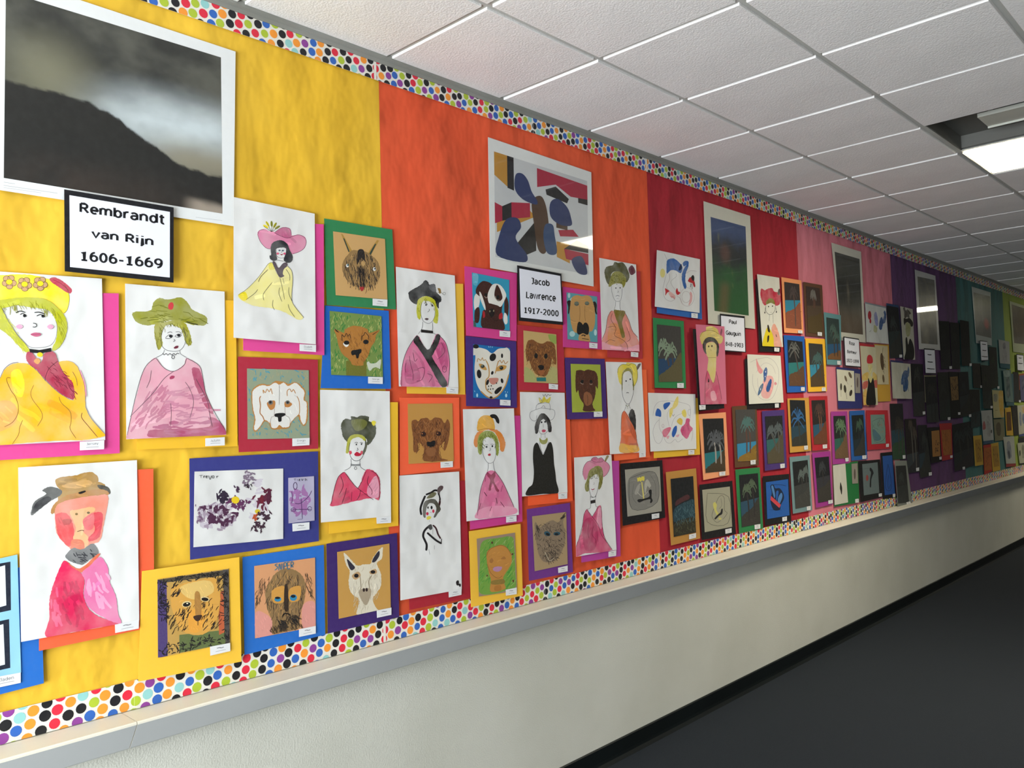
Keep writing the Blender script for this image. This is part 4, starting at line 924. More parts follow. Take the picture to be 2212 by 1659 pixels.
art('llama_drawing', 'drawing of a white llama head on a dark violet card', 'drawing', ZG,
    ('bd8f48', (1135,803, 1525,740, 1535,1218, 1147,1302)), mat=('3a2264', (1055,742, 1582,662, 1598,1290, 1065,1412)), tg=((1430,1240, 1540,1218, 1540,1272, 1432,1295), ''), smat='card', tilt=0.002, parts=[
    ('drawn_head', ['fc d6cdb8 1185 812 1210 830 1260 885 1285 905 1340 895 1385 890 1400 850 1440 795 1475 770 1468 850 1430 890 1460 960 1462 1050 1430 1110 1400 1150 1425 1220 1430 1240 1290 1272 1285 1230 1300 1160 1240 1110 1220 1030 1228 950 1200 890', 'hc b8ab92 70 40 4 95 25 1240 930 1440 910 1450 1060 1400 1220 1300 1250 1230 1050', 'f 2c2834 1208 855 1250 895 1268 920 1245 940 1225 920', 'f 2c2834 1446 795 1450 830 1420 875 1395 878 1410 840', 'fc b89468 1245 980 1290 950 1310 980 1270 1010', 'fc b89468 1375 950 1420 930 1430 960 1390 970', 'e 161214 1278 980 17 15', 'e 161214 1402 952 18 13', 'l 8a7a60 5 1305 980 1312 1060 1305 1110', 'l 8a7a60 5 1395 975 1370 1020 1378 1080', 'fc a4947c 1300 1090 1380 1075 1385 1130 1350 1200 1310 1150', 'e 2a1816 1334 1087 9 14', 'e 2a1816 1355 1085 9 14'])])

art('portrait_painting', 'painted portrait in a black feathered hat with a long black sash', 'painting', ZH,
    (WHITE, (185,85, 855,185, 897,1462, 220,1447)), mat=('e8b43a', (310,260, 950,280, 975,1540, 310,1528)), tg=((760,1455, 897,1465, 893,1533, 760,1525), ''), parts=[
    ('painted_hat', ['w 141416 335 370 400 330 470 290 515 240 550 255 570 290 620 280 640 320 650 380 700 430 700 480 675 500 672 560 640 520 590 440 510 420 440 460 420 515 350 470 330 410', 'w 505054 560 300 610 282 636 320 630 370 580 350', 'f 8a6a30 660 330 690 335 700 380 680 390 670 360', 'l 6a6a60 4 650 390 690 370 720 400', 'r 6a6a60 4 735 390 14 14']),
    ('painted_hair', ['w bdbb24 425 520 440 460 500 425 560 425 620 460 650 530 668 600 660 720 620 720 610 690 632 640 630 570 600 500 520 470 480 500 468 580 470 640 460 685 430 660 420 590', 'h 8a8a18 30 40 5 80 25 430 520 520 440 630 490 655 600 640 700 630 560 520 470 460 520 450 660']),
    ('painted_face', ['l 404044 4 478 500 466 580 475 650 500 705 550 730 590 715 620 670 635 590', 'e 202024 528 520 9 9', 'l 303034 5 508 505 525 492 545 520', 'e 202024 598 528 9 9', 'l 303034 5 582 515 600 515 608 540', 'l 404044 4 560 565 568 580 545 602', 'f 5a4a4c 512 680 535 668 558 678 540 695', 'l 404044 4 490 710 488 760 475 800 440 850', 'l 404044 4 600 715 605 780 600 830 650 860', 'p 1a1412 472 798 608 815 608 845 470 832']),
    ('painted_dress', ['w d06a90 430 865 360 960 300 1070 262 1200 245 1320 255 1450 500 1450 760 1450 775 1420 798 1200 780 1050 740 930 680 870 640 860 560 1030 500 980', 'w b84a78 300 1150 420 1200 460 1380 300 1400', 'w b84a78 640 1000 740 960 780 1200 720 1250', 'l 2c2024 5 430 860 350 965 290 1090 255 1240 250 1450', 'l 2c2024 5 680 870 750 950 785 1080 798 1220 780 1440', 'l 5a2840 5 340 1100 350 1180 380 1300 380 1380', 'l 5a2840 5 430 1250 500 1230 510 1290 480 1370 420 1390', 'l 5a2840 5 700 940 740 1050 660 1140', 'r 5a2840 5 738 1250 24 36', 'l 5a2840 5 540 1300 600 1330 560 1400', 'l 5a2840 5 300 1180 290 1240 300 1290', 'l 5a2840 5 380 1060 400 1160 430 1130', 'l 5a2840 5 640 1380 720 1440']),
    ('painted_sash', ['w 1e1a1a 385 930 430 868 470 930 550 1030 620 920 650 855 690 870 670 960 610 1080 600 1120 680 1250 770 1410 740 1455 690 1430 600 1270 500 1100 440 1010'])])

art('dog_painting', 'bold painting of a brown and white hound on a hot pink card', 'painting', ZH,
    ('2f8fae', (1050,150, 1475,235, 1480,815, 1068,768)), mat=('cf3f86', (965,78, 1562,160, 1558,930, 985,868)), tg=((1365,812, 1488,820, 1485,888, 1365,878), ''), smat='card', tilt=0.002, parts=[
    ('painted_background', ['w 5aa8c0 1060 160 1120 180 1110 290 1065 280', 'p 3a5a50 1068 700 1090 700 1100 770 1068 765']),
    ('painted_ears*', ['f dcd8d0 1080 420 1110 385 1135 400 1140 480 1120 560 1085 580 1072 500', 'f 3c1c14 1085 580 1125 545 1140 600 1132 700 1105 728 1080 690', 'f 3c1c14 1425 430 1450 440 1468 520 1460 640 1430 650 1418 560', 'f dcd8d0 1420 610 1450 640 1455 720 1430 740 1410 690']),
    ('painted_head', ['f 3c1c14 1095 380 1110 310 1170 250 1240 260 1290 290 1340 280 1400 320 1430 420 1400 520 1390 600 1400 680 1412 805 1170 780 1170 600 1200 560 1150 440', 'f dcd8d0 1275 300 1330 278 1390 310 1440 400 1420 470 1380 540 1340 525 1270 505 1240 490 1230 400', 'f dcd8d0 1135 370 1160 400 1200 520 1205 580 1180 540 1145 450', 'f 3c1c14 1330 295 1360 320 1385 380 1398 440 1370 475 1330 465 1305 400', 'f a82028 1175 590 1195 600 1200 650 1178 665', 'f a82028 1360 630 1395 610 1398 670 1360 680', 'e 0e0a0a 1210 402 18 17', 'l c8c0b0 4 1195 420 1210 440 1232 425', 'e 0e0a0a 1345 430 18 22', 'l c8c0b0 4 1318 420 1330 460 1365 468', 'f 140a08 1240 585 1280 560 1310 585 1300 640 1270 660 1250 630', 'e 8a8060 1254 592 7 12', 'e 8a8060 1298 586 7 12', 'l 1c0c08 5 1225 690 1270 660 1310 700 1350 690'])])

art('dog_painting', 'painting of a black-spotted white dog on a purple card', 'painting', ZH,
    ('1566a4', (1065,965, 1485,1010, 1490,1600, 1065,1575)), mat=('432a72', (978,872, 1555,935, 1562,1690, 985,1670)), tg=((1370,1597, 1490,1603, 1490,1667, 1370,1661), ''), smat='card', tilt=0.002, parts=[
    ('painted_head', ['f d8d3c6 1068 1010 1110 1005 1160 1010 1220 1030 1280 1070 1350 1020 1430 1010 1440 1000 1485 1050 1485 1200 1470 1310 1430 1440 1360 1540 1290 1580 1220 1560 1150 1500 1100 1400 1080 1250 1090 1100 1066 1090', 'l b8863e 14 1470 1310 1430 1440 1360 1540 1290 1582 1220 1562 1150 1500', 'l b8863e 12 1210 1150 1240 1220 1245 1330 1210 1380 1215 1480 1280 1530', 'l b8863e 10 1350 1160 1330 1240 1315 1300', 'f c09048 1130 1190 1180 1200 1220 1250 1200 1262 1150 1240', 'f c09048 1320 1270 1360 1210 1440 1210 1430 1250 1380 1270', 'l b08040 8 1110 1170 1120 1130 1150 1150 1170 1120 1180 1150 1210 1140', 'l b08040 8 1350 1170 1370 1150 1390 1180 1410 1150 1430 1190 1460 1160']),
    ('painted_spots*', ['e 161414 1095 992 34 24 .1', 'e 161414 1288 1115 36 46 .4', 'e 161414 1393 1098 12 26', 'e 161414 1132 1305 26 50 -.1', 'e 161414 1282 1293 14 22 .3', 'e 161414 1393 1383 15 28 -.2', 'f 161414 1310 1500 1350 1460 1390 1450 1380 1490 1340 1530 1312 1530', 'e 161414 1228 1400 15 34 .3', 'e 161414 1268 1572 18 14']),
    ('painted_face', ['e 2c3430 1172 1218 22 20', 'e 8a9080 1166 1212 8 8', 'e 1c2020 1386 1236 22 22', 'e 707868 1380 1230 7 7', 'f c08070 1240 1360 1290 1350 1350 1355 1340 1400 1300 1425 1265 1415'] + [f'e 161414 {x} {y} 6 9' for x, y in ((1240,1445),(1270,1440),(1235,1480),(1262,1478),(1290,1475),(1330,1410))]),
    ('painted_paws*', ['l a8d0e0 8 1240 990 1246 1004', 'l a8d0e0 8 1262 988 1264 1004', 'l a8d0e0 8 1284 992 1282 1008', 'e a8d0e0 1110 1548 10 22', 'e a8d0e0 1440 1550 12 22', 'l a8d0e0 8 1080 1495 1084 1510', 'l a8d0e0 8 1430 1500 1432 1516', 'l a8d0e0 8 1455 1505 1454 1522'])])

art('dog_drawing', 'crayon drawing of a curly brown puppy with a teal collar, red card', 'drawing', ZH,
    ('bfa067', (1637,810, 2010,855, 2028,1415, 1645,1398)), mat=('b02a3a', (1565,745, 2088,800, 2112,1512, 1580,1490)), tg=((1925,1415, 2030,1425, 2028,1483, 1925,1475), ''), smat='card', tilt=0.002, parts=[
    ('drawn_background*', ['wc 8fa04c 1920 860 2005 870 2012 960 1950 940', 'wc a8a868 1650 1230 1740 1280 1780 1390 1650 1390', 'wc b0a86c 1920 1240 2020 1250 2024 1405 1900 1400']),
    ('drawn_head', ['fc 7c4c22 1680 940 1740 915 1790 945 1850 960 1910 935 1970 950 2000 1010 2010 1180 1985 1190 1965 1130 1940 1230 1900 1320 1840 1330 1790 1310 1740 1250 1700 1150 1680 1160 1664 1080', 'hc 51301a 130 45 5 90 50 1690 950 1850 970 1980 960 1990 1160 1930 1250 1840 1320 1750 1260 1670 1130', 'hc a87438 90 40 5 90 50 1690 950 1850 970 1980 960 1990 1160 1930 1250 1840 1320 1750 1260 1670 1130', 'e 120e0c 1780 1098 20 30', 'e 120e0c 1892 1102 20 30', 'f 100c0c 1800 1220 1830 1202 1868 1215 1865 1250 1845 1262 1840 1290 1828 1290 1822 1255', 'fc 9a5c30 1800 1270 1875 1265 1860 1310 1830 1322', 'p 1f7470 1785 1345 1892 1345 1895 1390 1788 1388'])])

art('dog_drawing', 'drawing of a sleepy tan pug with a big black muzzle, pink card', 'drawing', ZL,
    ('5a98a0', (155,595, 585,655, 590,1300, 170,1255)), mat=('c63c86', (100,515, 635,595, 655,1400, 105,1365)), tg=((475,1300, 590,1312, 588,1385, 475,1375), ''), smat='card', tilt=0.002, parts=[
    ('drawn_clouds*', ['ec b0d0d0 190 640 18 36', 'ec a8cccc 235 1180 40 40', 'ec b0d0d0 560 1160 20 44', 'ec a8cccc 230 700 26 30']),
    ('drawn_head', ['f 161414 162 730 190 708 215 720 205 800 190 890 175 890 178 800', 'f 161414 525 740 555 725 580 770 575 850 585 900 565 895 540 820', 'fc bd8f54 215 720 240 660 300 635 370 650 440 638 500 670 535 760 555 880 552 1040 520 1130 470 1165 480 1290 330 1270 330 1180 260 1150 220 1040 200 880', 'ec 6a7060 297 755 34 32', 'ec 6a7060 442 750 32 28', 'l 3a3028 6 265 765 297 775 330 765', 'l 3a3028 6 412 760 445 768 475 755', 'l 8a6438 6 340 780 345 900 335 1000', 'l 8a6438 6 415 780 412 900 420 1000', 'f 12100f 310 1040 335 1008 370 1030 385 1050 410 1022 445 1030 470 1090 465 1170 440 1192 385 1170 330 1190 300 1150', 'l 12100f 14 365 1205 390 1195 425 1205', 'l 12100f 8 400 1200 415 1225', 'l 201612 9 372 1245 420 1250 470 1258'])])

art('portrait_painting', 'painted portrait in an olive beret with an orange cloak, dull red card', 'painting', ZL,
    (WHITE, (615,110, 1132,205, 1180,1425, 655,1400)), mat=('b5313a', (720,290, 1190,300, 1225,1530, 730,1510)), tg=((1060,1432, 1165,1440, 1162,1508, 1060,1498), ''), parts=[
    ('painted_hat', ['w 4e4c24 690 290 720 235 800 215 830 170 880 180 940 175 985 220 1015 280 1040 350 1025 420 990 450 940 340 860 300 790 330 770 420 750 490 710 430 692 350', 'w 602a3a 1025 270 1070 215 1110 260 1120 320 1060 350']),
    ('painted_hair', ['w 8a8632 770 400 800 330 860 300 930 320 990 390 985 470 950 530 930 480 850 470 800 490 770 515 745 505', 'h 5c5a20 50 30 6 60 90 780 360 860 310 960 350 985 450 900 470 800 480']),
    ('painted_face', ['l 606064 4 785 500 790 580 815 670 850 718 905 715 930 650 935 540', 'e 404048 848 535 10 9', 'e 404048 908 532 9 9', 'l 606064 4 875 570 885 590 868 598', 'l 505058 6 845 650 870 640 900 648', 'l 505058 5 858 685 885 682', 'l 606064 4 845 720 840 790 820 850', 'l 606064 4 908 718 905 800 918 850']),
    ('painted_dress', ['w dc8a7c 790 850 740 930 715 1050 690 1180 660 1250 655 1395 1175 1420 1150 1240 1080 1130 1030 1000 975 880 930 850 880 900', 'w d88a54 760 1060 860 1040 960 1180 980 1280 860 1350 740 1330', 'w e69aa8 660 1290 760 1330 1000 1370 1170 1330 1175 1420 655 1395', 'w 7a6820 820 850 880 845 970 860 975 900 935 1010 950 1100 975 1200 960 1235 930 1220 890 1080 850 960', 'l 5a3430 5 790 852 735 940 705 1130 655 1250', 'l 5a3430 5 975 880 1030 990 1080 1140 1160 1230', 'l 5a3430 5 800 890 780 980 850 1100 830 1200 940 1260 1000 1320 1015 1400', 'l 5a3430 5 730 1090 800 1075 850 1080', 'l 5a3430 5 700 1310 760 1265 840 1280', 'l 5a3430 5 1000 1080 1050 1240 1000 1290'])])

art('abstract_drawing', 'white sheet of looping lines with blue fish shapes, blue card', 'drawing', ZL,
    (WHITE, (1425,0, 2030,130, 2025,885, 1395,795)), mat=('2f66ae', (1430,60, 2030,200, 2060,975, 1425,885)), tg=((1910,885, 2000,893, 1998,960, 1910,950), ''), parts=[
    ('drawn_lines*', ['l 9a9494 4 1530 50 1560 120 1600 180', 'l a09a98 4 1560 330 1530 450 1510 560 1540 680 1620 720 1680 690', 'l a09a98 4 1600 330 1600 420 1560 520 1650 620', 'l a09a98 4 1690 330 1700 370 1620 450 1680 560', 'l b09a98 4 1840 330 1900 290 1985 300', 'r a89896 4 1850 660 100 130', 'r a89896 4 1835 660 60 80', 'l a89896 4 1700 640 1760 690 1780 760', 'l b8a8a4 4 1750 440 1760 560 1720 620']),
    ('painted_shapes', ['w 2a5ca0 1560 200 1575 140 1640 118 1700 140 1760 200 1785 250 1760 325 1690 290 1620 285 1565 330', 'w 2a5ca0 1790 180 1830 152 1868 165 1865 240 1830 330 1825 430 1840 520 1815 545 1785 470 1775 360 1800 270 1840 210 1800 230', 'f 1a2a4c 1730 270 1755 210 1770 200 1775 260 1745 290', 'e d8cc80 1505 325 36 64', 'f b8242c 1540 540 1565 550 1600 580 1570 600 1545 640 1545 590', 'f b8242c 1690 575 1710 535 1725 580 1755 600 1725 630 1700 620', 'f 181416 1905 385 1930 352 1950 380 1945 440 1925 430', 'f b02028 1862 430 1895 380 1925 430 1950 440 1965 510 1945 518 1925 470 1900 460 1870 445', 'l 181416 12 1905 470 1895 525', 'l 181416 9 1918 480 1920 550', 'w d89a98 1890 590 1920 620 1915 720 1870 780 1890 680', 'w dcaaa4 1600 580 1680 640 1660 680 1600 640', 'l b8242c 5 1620 640 1635 670 1650 650 1670 690 1680 660'])])

art('portrait_painting', 'painted portrait in a yellow hat with half black, half orange coat', 'painting', ZM,
    (WHITE, (705,140, 1208,150, 1270,1410, 765,1440)), mat=('ee6a3a', (800,260, 1278,250, 1325,1480, 825,1535)), tg=((1175,1415, 1268,1408, 1268,1475, 1178,1485), ''), parts=[
    ('painted_hat', ['w dcc83e 872 300 880 230 930 180 990 175 1000 152 1060 158 1130 190 1150 280 1150 380 1110 480 1085 400 1080 270 1030 230 960 260 935 350 925 460 890 410', 'l 5a5420 5 872 300 885 225 935 178 990 180 1030 190 1070 165 1130 190 1152 290 1148 390 1110 480', 'w 5a4a44 1140 230 1160 175 1200 165 1180 215 1150 255', 'w 8a8232 930 340 960 265 1020 225 1075 265 1085 350 1105 470 1095 560 1085 480 1070 330 1030 270 960 300 945 380 940 540 930 480']),
    ('painted_face', ['l 404044 5 940 380 932 520 950 640 990 720 1030 732 1065 680 1095 560 1085 400', 'e 404046 992 410 10 12', 'e 404046 1050 385 11 12', 'l 707074 4 1030 460 1030 470', 'l 28282c 8 995 578 1012 572 1030 578', 'l 505054 4 1000 735 985 780 965 830', 'l 505054 4 1040 725 1040 770 1060 800', 'l 6a6a30 6 985 745 1010 765 1035 745', 'l 5a5a30 5 1012 765 1014 800']),
    ('painted_dress', ['w d8683e 965 830 930 880 922 1000 920 1200 915 1410 1160 1400 1145 1250 1125 1110 1060 980 1010 880', 'w e2a836 915 1290 1030 1310 1150 1320 1160 1400 915 1412', 'w c05a38 990 900 1040 980 1110 1110 1130 1250 1040 1100', 'w 1e1a1a 1065 805 1105 830 1128 940 1125 1100 1080 1020 1030 900 1042 850', 'l 5a4038 5 965 830 930 890 920 1100', 'l 5a4038 5 975 840 1060 980 1125 1115 1150 1370'])])

art('dog_drawing', 'drawing of a chocolate brown dog on lime paper and purple card', 'drawing', ZM,
    ('9ea83c', (213,168, 630,180, 655,840, 235,852)), mat=('44286e', (130,80, 690,100, 725,935, 165,950)), tg=((540,842, 660,838, 660,912, 540,915), ''), smat='card', tilt=0.002, parts=[
    ('drawn_head', ['fc 4c2814 285 300 300 262 360 255 400 268 450 248 510 260 560 280 590 340 598 450 590 520 565 480 565 570 545 660 520 720 530 780 550 830 395 832 395 740 340 640 320 540 295 570 280 470', 'hc 6a3c20 60 50 5 88 14 300 290 560 290 560 560 500 740 400 740 320 560', 'fc 8a5634 400 590 440 560 500 600 520 680 490 740 430 755 395 680', 'e 0e0a0a 375 418 20 26 .4', 'e 0e0a0a 500 418 20 24 -.3', 'l b8a898 5 350 432 370 450 395 452', 'l b8a898 5 478 448 500 460 518 448', 'l 3a1c10 5 440 600 455 650 450 740'])])

art('abstract_drawing', 'white sheet of loops with blue, pink and yellow blobs, yellow card', 'drawing', ZM,
    (WHITE, (1300,575, 1965,595, 1980,1365, 1335,1402)), mat=('e6b332', (1380,640, 2003,650, 2032,1445, 1382,1495)), tg=((1868,1380, 1952,1378, 1950,1440, 1868,1445), ''), parts=[
    ('drawn_lines', ['l a09aa0 4 1370 900 1390 780 1450 705 1560 690 1700 700 1860 740 1895 800 1890 940', 'l a09aa0 4 1460 950 1400 1020 1370 1130 1400 1250 1450 1290 1490 1250 1510 1180', 'l a09aa0 4 1630 1050 1660 950 1720 890 1800 860', 'l a09aa0 4 1510 1180 1560 1270 1620 1280 1680 1230 1720 1270 1790 1220', 'l a09aa0 4 1460 920 1460 1060 1500 1150', 'l a09aa0 4 1600 800 1570 900 1600 1050', 'l b0a4a4 4 1880 1020 1930 1120 1910 1250', 'r a09aa0 4 1880 850 18 45', 'r b09098 4 1510 1040 14 24', 'l 605a60 5 1640 880 1655 905 1670 875']),
    ('painted_shapes', ['f 2458a4 1515 750 1540 720 1608 710 1600 750 1545 810 1525 800', 'f 2458a4 1410 840 1435 795 1480 830 1482 910 1440 905 1405 895', 'f 2458a4 1640 1120 1665 1060 1702 1040 1702 1120 1660 1200 1635 1170', 'w e0cc6c 1640 780 1680 680 1715 625 1728 660 1720 740 1670 800', 'w dcc868 1600 820 1640 780 1650 840 1610 930', 'w e0cc50 1775 840 1815 810 1840 860 1830 920 1790 900', 'w d8b84a 1705 980 1745 930 1785 960 1770 1030', 'w c84878 1770 1060 1820 1010 1840 940 1890 950 1880 1020 1928 1080 1890 1140 1850 1220 1800 1190 1760 1120', 'w d0607e 1505 1110 1570 1065 1622 1065 1600 1130 1545 1200 1510 1175', 'w dc9aa8 1560 1190 1600 1180 1580 1225', 'w dca8b4 1690 1180 1740 1160 1720 1200'])])

art('portrait_painting', 'painted portrait in a pink rosette hat and long raspberry dress', 'painting', ZN, lay=1,
    sheet=(WHITE, (262,55, 785,15, 858,1350, 290,1450)), mat=(MAG, (360,100, 893,100, 915,1440, 365,1530)), tg=((745,1380, 855,1355, 852,1435, 745,1452), ''), parts=[
    ('painted_hat', ['w cf7c96 385 230 420 140 500 95 600 110 690 100 750 160 760 210 720 290 665 325 650 220 580 180 500 220 450 330 415 370 385 300', 'w c06a88 500 90 520 60 570 50 600 70 640 55 680 90 640 115 560 122', 'l 5a2c40 5 385 300 392 200 440 120 500 95 520 60 570 48 600 70 645 55 680 95 740 140 762 200 720 290 670 325', 'l 5a2c40 4 505 90 560 120 640 118 675 95', 'w 7a6a2c 690 100 720 30 750 35 720 90 705 112']),
    ('painted_hair', ['w 84803a 440 370 470 250 540 190 600 172 650 200 668 280 660 400 630 490 600 490 615 380 590 290 530 310 480 360 470 440 468 520 425 525 412 440', 'h 5c5a24 60 50 5 85 20 440 360 540 200 640 200 660 320 620 480 600 300 480 340 460 510']),
    ('painted_face', ['l 505054 5 475 380 470 470 490 570 520 610 560 600 590 520 612 400', 'l 28282c 6 495 345 510 352 525 342', 'l 28282c 6 560 350 575 342 592 350', 'l 38383c 4 500 330 520 325', 'l 38383c 4 565 328 585 320', 'l 9a8a8a 4 540 400 545 425 530 435', 'f a8485c 498 492 520 500 550 488 540 505 515 512', 'l 8a4050 5 515 528 528 535', 'l 505054 4 490 590 492 650 490 760 440 780', 'l 505054 4 570 590 560 660 570 740 600 742', 'l 303034 5 488 605 525 615 568 602', 'p 241c1c 490 660 558 645 560 690 495 705']),
    ('painted_dress', ['w c64870 440 780 400 850 385 960 370 1080 330 1190 290 1300 290 1445 420 1400 640 1390 790 1350 770 1320 690 1190 660 1050 650 900 640 740 600 740 560 810 515 885 470 820', 'w b03860 400 950 500 900 580 1010 600 1180 540 1350 420 1350 380 1150', 'w d688a0 600 770 645 780 655 960 640 1060 580 960', 'l 5a1c34 5 440 785 400 855 380 1000 330 1190 290 1310', 'l 5a1c34 5 640 740 650 900 665 1060 700 1200 800 1350', 'l 5a1c34 5 445 790 520 890 600 1000 640 1130 720 1250', 'l 5a1c34 5 600 745 560 815 515 885', 'l 7a2444 5 470 980 455 1100 470 1190', 'l 7a2444 5 540 1010 510 1130 560 1200 570 1260', 'l 7a2444 5 590 1120 600 1240', 'l 8a2c4c 5 350 1250 345 1320'])])

art('abstract_drawing', 'grey sheet with a yellow crown on a stick and black bar, black card', 'drawing', ZN,
    ('9a968a', (975,225, 1465,180, 1492,808, 1012,885)), mat=('131113', (910,140, 1500,90, 1542,900, 945,1015)), tg=((1352,850, 1458,835, 1458,900, 1355,920), ''), smat='card', tilt=0.002, parts=[
    ('drawn_lines', ['wc 7e7b74 1035 350 1395 262 1430 680 1075 775', 'l 3a3836 5 1035 350 1395 262 1430 680 1075 778 1035 350', 'l 55524e 4 1100 420 1080 600 1140 700', 'l 55524e 4 1330 300 1400 420 1410 600', 'l b0aca0 14 1190 420 1130 560', 'fc a8a498 1250 430 1290 360 1340 440 1320 480 1290 460 1260 560', 'fc 9a968c 1140 470 1180 420 1185 480 1150 570 1110 560', 'l b0aca0 8 1150 540 1220 600 1300 530']),
    ('painted_crown', ['p d4c44c 1145 335 1165 340 1180 325 1200 340 1215 315 1232 325 1245 305 1252 350 1245 385 1215 375 1195 395 1180 380 1155 395', 'p cfc26a 1205 400 1220 398 1250 640 1242 668 1232 640']),
    ('painted_bar', ['f 121012 1150 660 1170 640 1230 635 1320 600 1310 530 1325 505 1350 515 1350 590 1350 620 1365 660 1345 692 1328 685 1330 640 1240 660 1180 685'])])

art('landscape_drawing', 'dark chalk landscape with a red ridge on a tan card', 'drawing', ZN,
    ('17181a', (1618,355, 1935,315, 1975,1105, 1665,1170)), mat=('b8843e', (1550,260, 1975,205, 2035,1190, 1625,1290)), tg=((1878,1138, 1975,1115, 1975,1180, 1878,1205), ''), smat='card', tilt=0.002, parts=[
    ('drawn_land', ['fc 4a2426 1680 720 1700 660 1780 610 1850 575 1885 600 1870 640 1780 680 1700 730', 'fc 203c46 1660 800 1740 720 1830 680 1950 650 1965 900 1800 920 1670 960', 'fc 2c2a1a 1675 980 1800 920 1960 900 1970 1090 1680 1150', 'hc 46646a 90 60 6 80 40 1660 780 1850 660 1955 660 1960 880 1670 960', 'hc 565438 60 40 5 80 40 1680 980 1960 920 1970 1080 1680 1140'])])

art('portrait_painting', 'painted portrait in a tall orange hat and pink caped dress', 'painting', ZI, lay=1,
    sheet=(WHITE, (948,232, 1528,222, 1585,1432, 990,1508)), mat=('c83c86', (1030,300, 1600,305, 1625,1510, 1030,1602)), tg=((1440,1455, 1558,1440, 1558,1508, 1440,1522), ''), parts=[
    ('painted_hat', ['w dca02a 1110 470 1118 370 1150 320 1200 300 1270 315 1300 370 1310 460 1240 460 1160 480', 'w d88030 1070 600 1085 540 1120 490 1200 470 1310 460 1380 500 1422 580 1432 640 1410 710 1375 700 1360 600 1310 500 1220 470 1150 520 1110 660 1075 640', 'l a06020 5 1112 475 1200 455 1310 462', 'f 141214 1255 302 1290 288 1330 300 1360 350 1358 395 1330 380 1310 340 1275 330']),
    ('painted_hair', ['w 8c9636 1115 660 1120 560 1160 500 1230 475 1300 500 1345 570 1358 680 1345 760 1325 740 1320 640 1290 570 1230 550 1180 580 1165 680 1160 740 1130 740', 'h 66701e 70 40 6 80 40 1120 620 1180 500 1290 500 1350 640 1340 740 1300 570 1200 550 1150 720']),
    ('painted_face', ['l 505054 4 1180 590 1168 680 1185 770 1225 835 1265 845 1305 815 1325 720 1310 620', 'e 1c1c20 1218 660 9 12', 'e 1c1c20 1283 652 9 12', 'l 303034 4 1198 640 1218 632 1235 640', 'l 303034 4 1262 632 1283 628 1300 635', 'l 707074 4 1255 670 1262 695 1246 702', 'f b02c38 1232 748 1250 735 1265 745 1258 762 1238 760', 'l 505054 4 1236 840 1235 900 1225 945', 'l 505054 4 1292 830 1300 890 1310 935']),
    ('painted_dress', ['w d06a90 1225 945 1180 1050 1145 1180 1125 1320 1110 1475 1300 1450 1530 1420 1525 1340 1470 1220 1400 1060 1310 940', 'w e08aa8 1130 1380 1300 1330 1530 1350 1530 1425 1115 1478', 'w 90304e 1225 945 1270 975 1312 935 1318 990 1300 1040 1330 1110 1360 1160 1330 1165 1285 1075 1265 1150 1240 1145 1258 1040 1225 990', 'l 6a2440 8 1205 1010 1200 1055', 'l 6a2440 12 1190 1175 1220 1220', 'l 6a2440 11 1325 1240 1338 1305', 'l 6a2440 10 1375 1285 1420 1345', 'l 6a2440 8 1275 1340 1255 1390', 'l 6a2440 8 1150 1300 1135 1370', 'l 6a2440 6 1400 1100 1380 1170', 'l 5a3444 5 1315 940 1400 1060 1475 1220 1530 1345', 'l 5a3444 5 1225 950 1175 1060 1140 1200 1112 1440'])])

art('portrait_painting', 'painted portrait in a white sketched hat and solid black dress', 'painting', ZI,
    (WHITE, (1597,35, 2105,45, 2138,1178, 1622,1225)), mat=('ee5a2c', (1690,340, 2165,345, 2200,1275, 1690,1330)), tg=((2032,1190, 2135,1180, 2135,1248, 2035,1255), ''), parts=[
    ('drawn_hat', ['w d0c040 1810 100 1840 130 1870 85 1900 120 1945 90 1930 160 1880 150 1830 165', 'l 505054 5 1855 60 1870 85 1885 60 1900 88 1915 62 1935 75 1955 65', 'l 505054 4 1800 170 1850 150 1830 110 1810 100', 'l 606064 4 1780 240 1785 190 1830 165 1920 160 1940 195 1938 245', 'l 606064 4 1745 250 1715 270 1708 320 1740 360 1780 360 1790 300', 'l 606064 4 1745 250 1830 220 1900 225 1980 240 1995 290 1970 345 1940 355', 'l 606064 4 1840 215 1865 190 1885 218']),
    ('painted_hair', ['w 241e1c 1770 490 1765 430 1790 350 1830 285 1880 285 1930 340 1955 420 1955 485 1920 485 1905 400 1870 345 1840 360 1815 420 1800 500 1778 510']),
    ('painted_face', ['l 505054 4 1815 420 1812 470 1835 510 1880 510 1915 475', 'e 202024 1843 380 10 11', 'e 202024 1883 375 10 11', 'l 505054 4 1860 400 1865 440', 'f c04a62 1845 475 1865 462 1892 472 1880 492 1855 492', 'l 606064 4 1835 510 1835 560', 'l 606064 4 1882 510 1885 560', 'w 8a8a26 1820 555 1845 580 1880 580 1905 555 1912 590 1890 625 1850 628 1822 600', 'l 606064 4 1815 600 1860 740 1925 600']),
    ('painted_dress', ['f 1c1a14 1778 615 1805 625 1830 690 1860 748 1890 690 1925 615 1955 615 1975 700 1985 850 2000 950 2010 1050 2030 1185 1860 1195 1670 1212 1690 1130 1740 1080 1755 950 1745 800 1750 670'])])

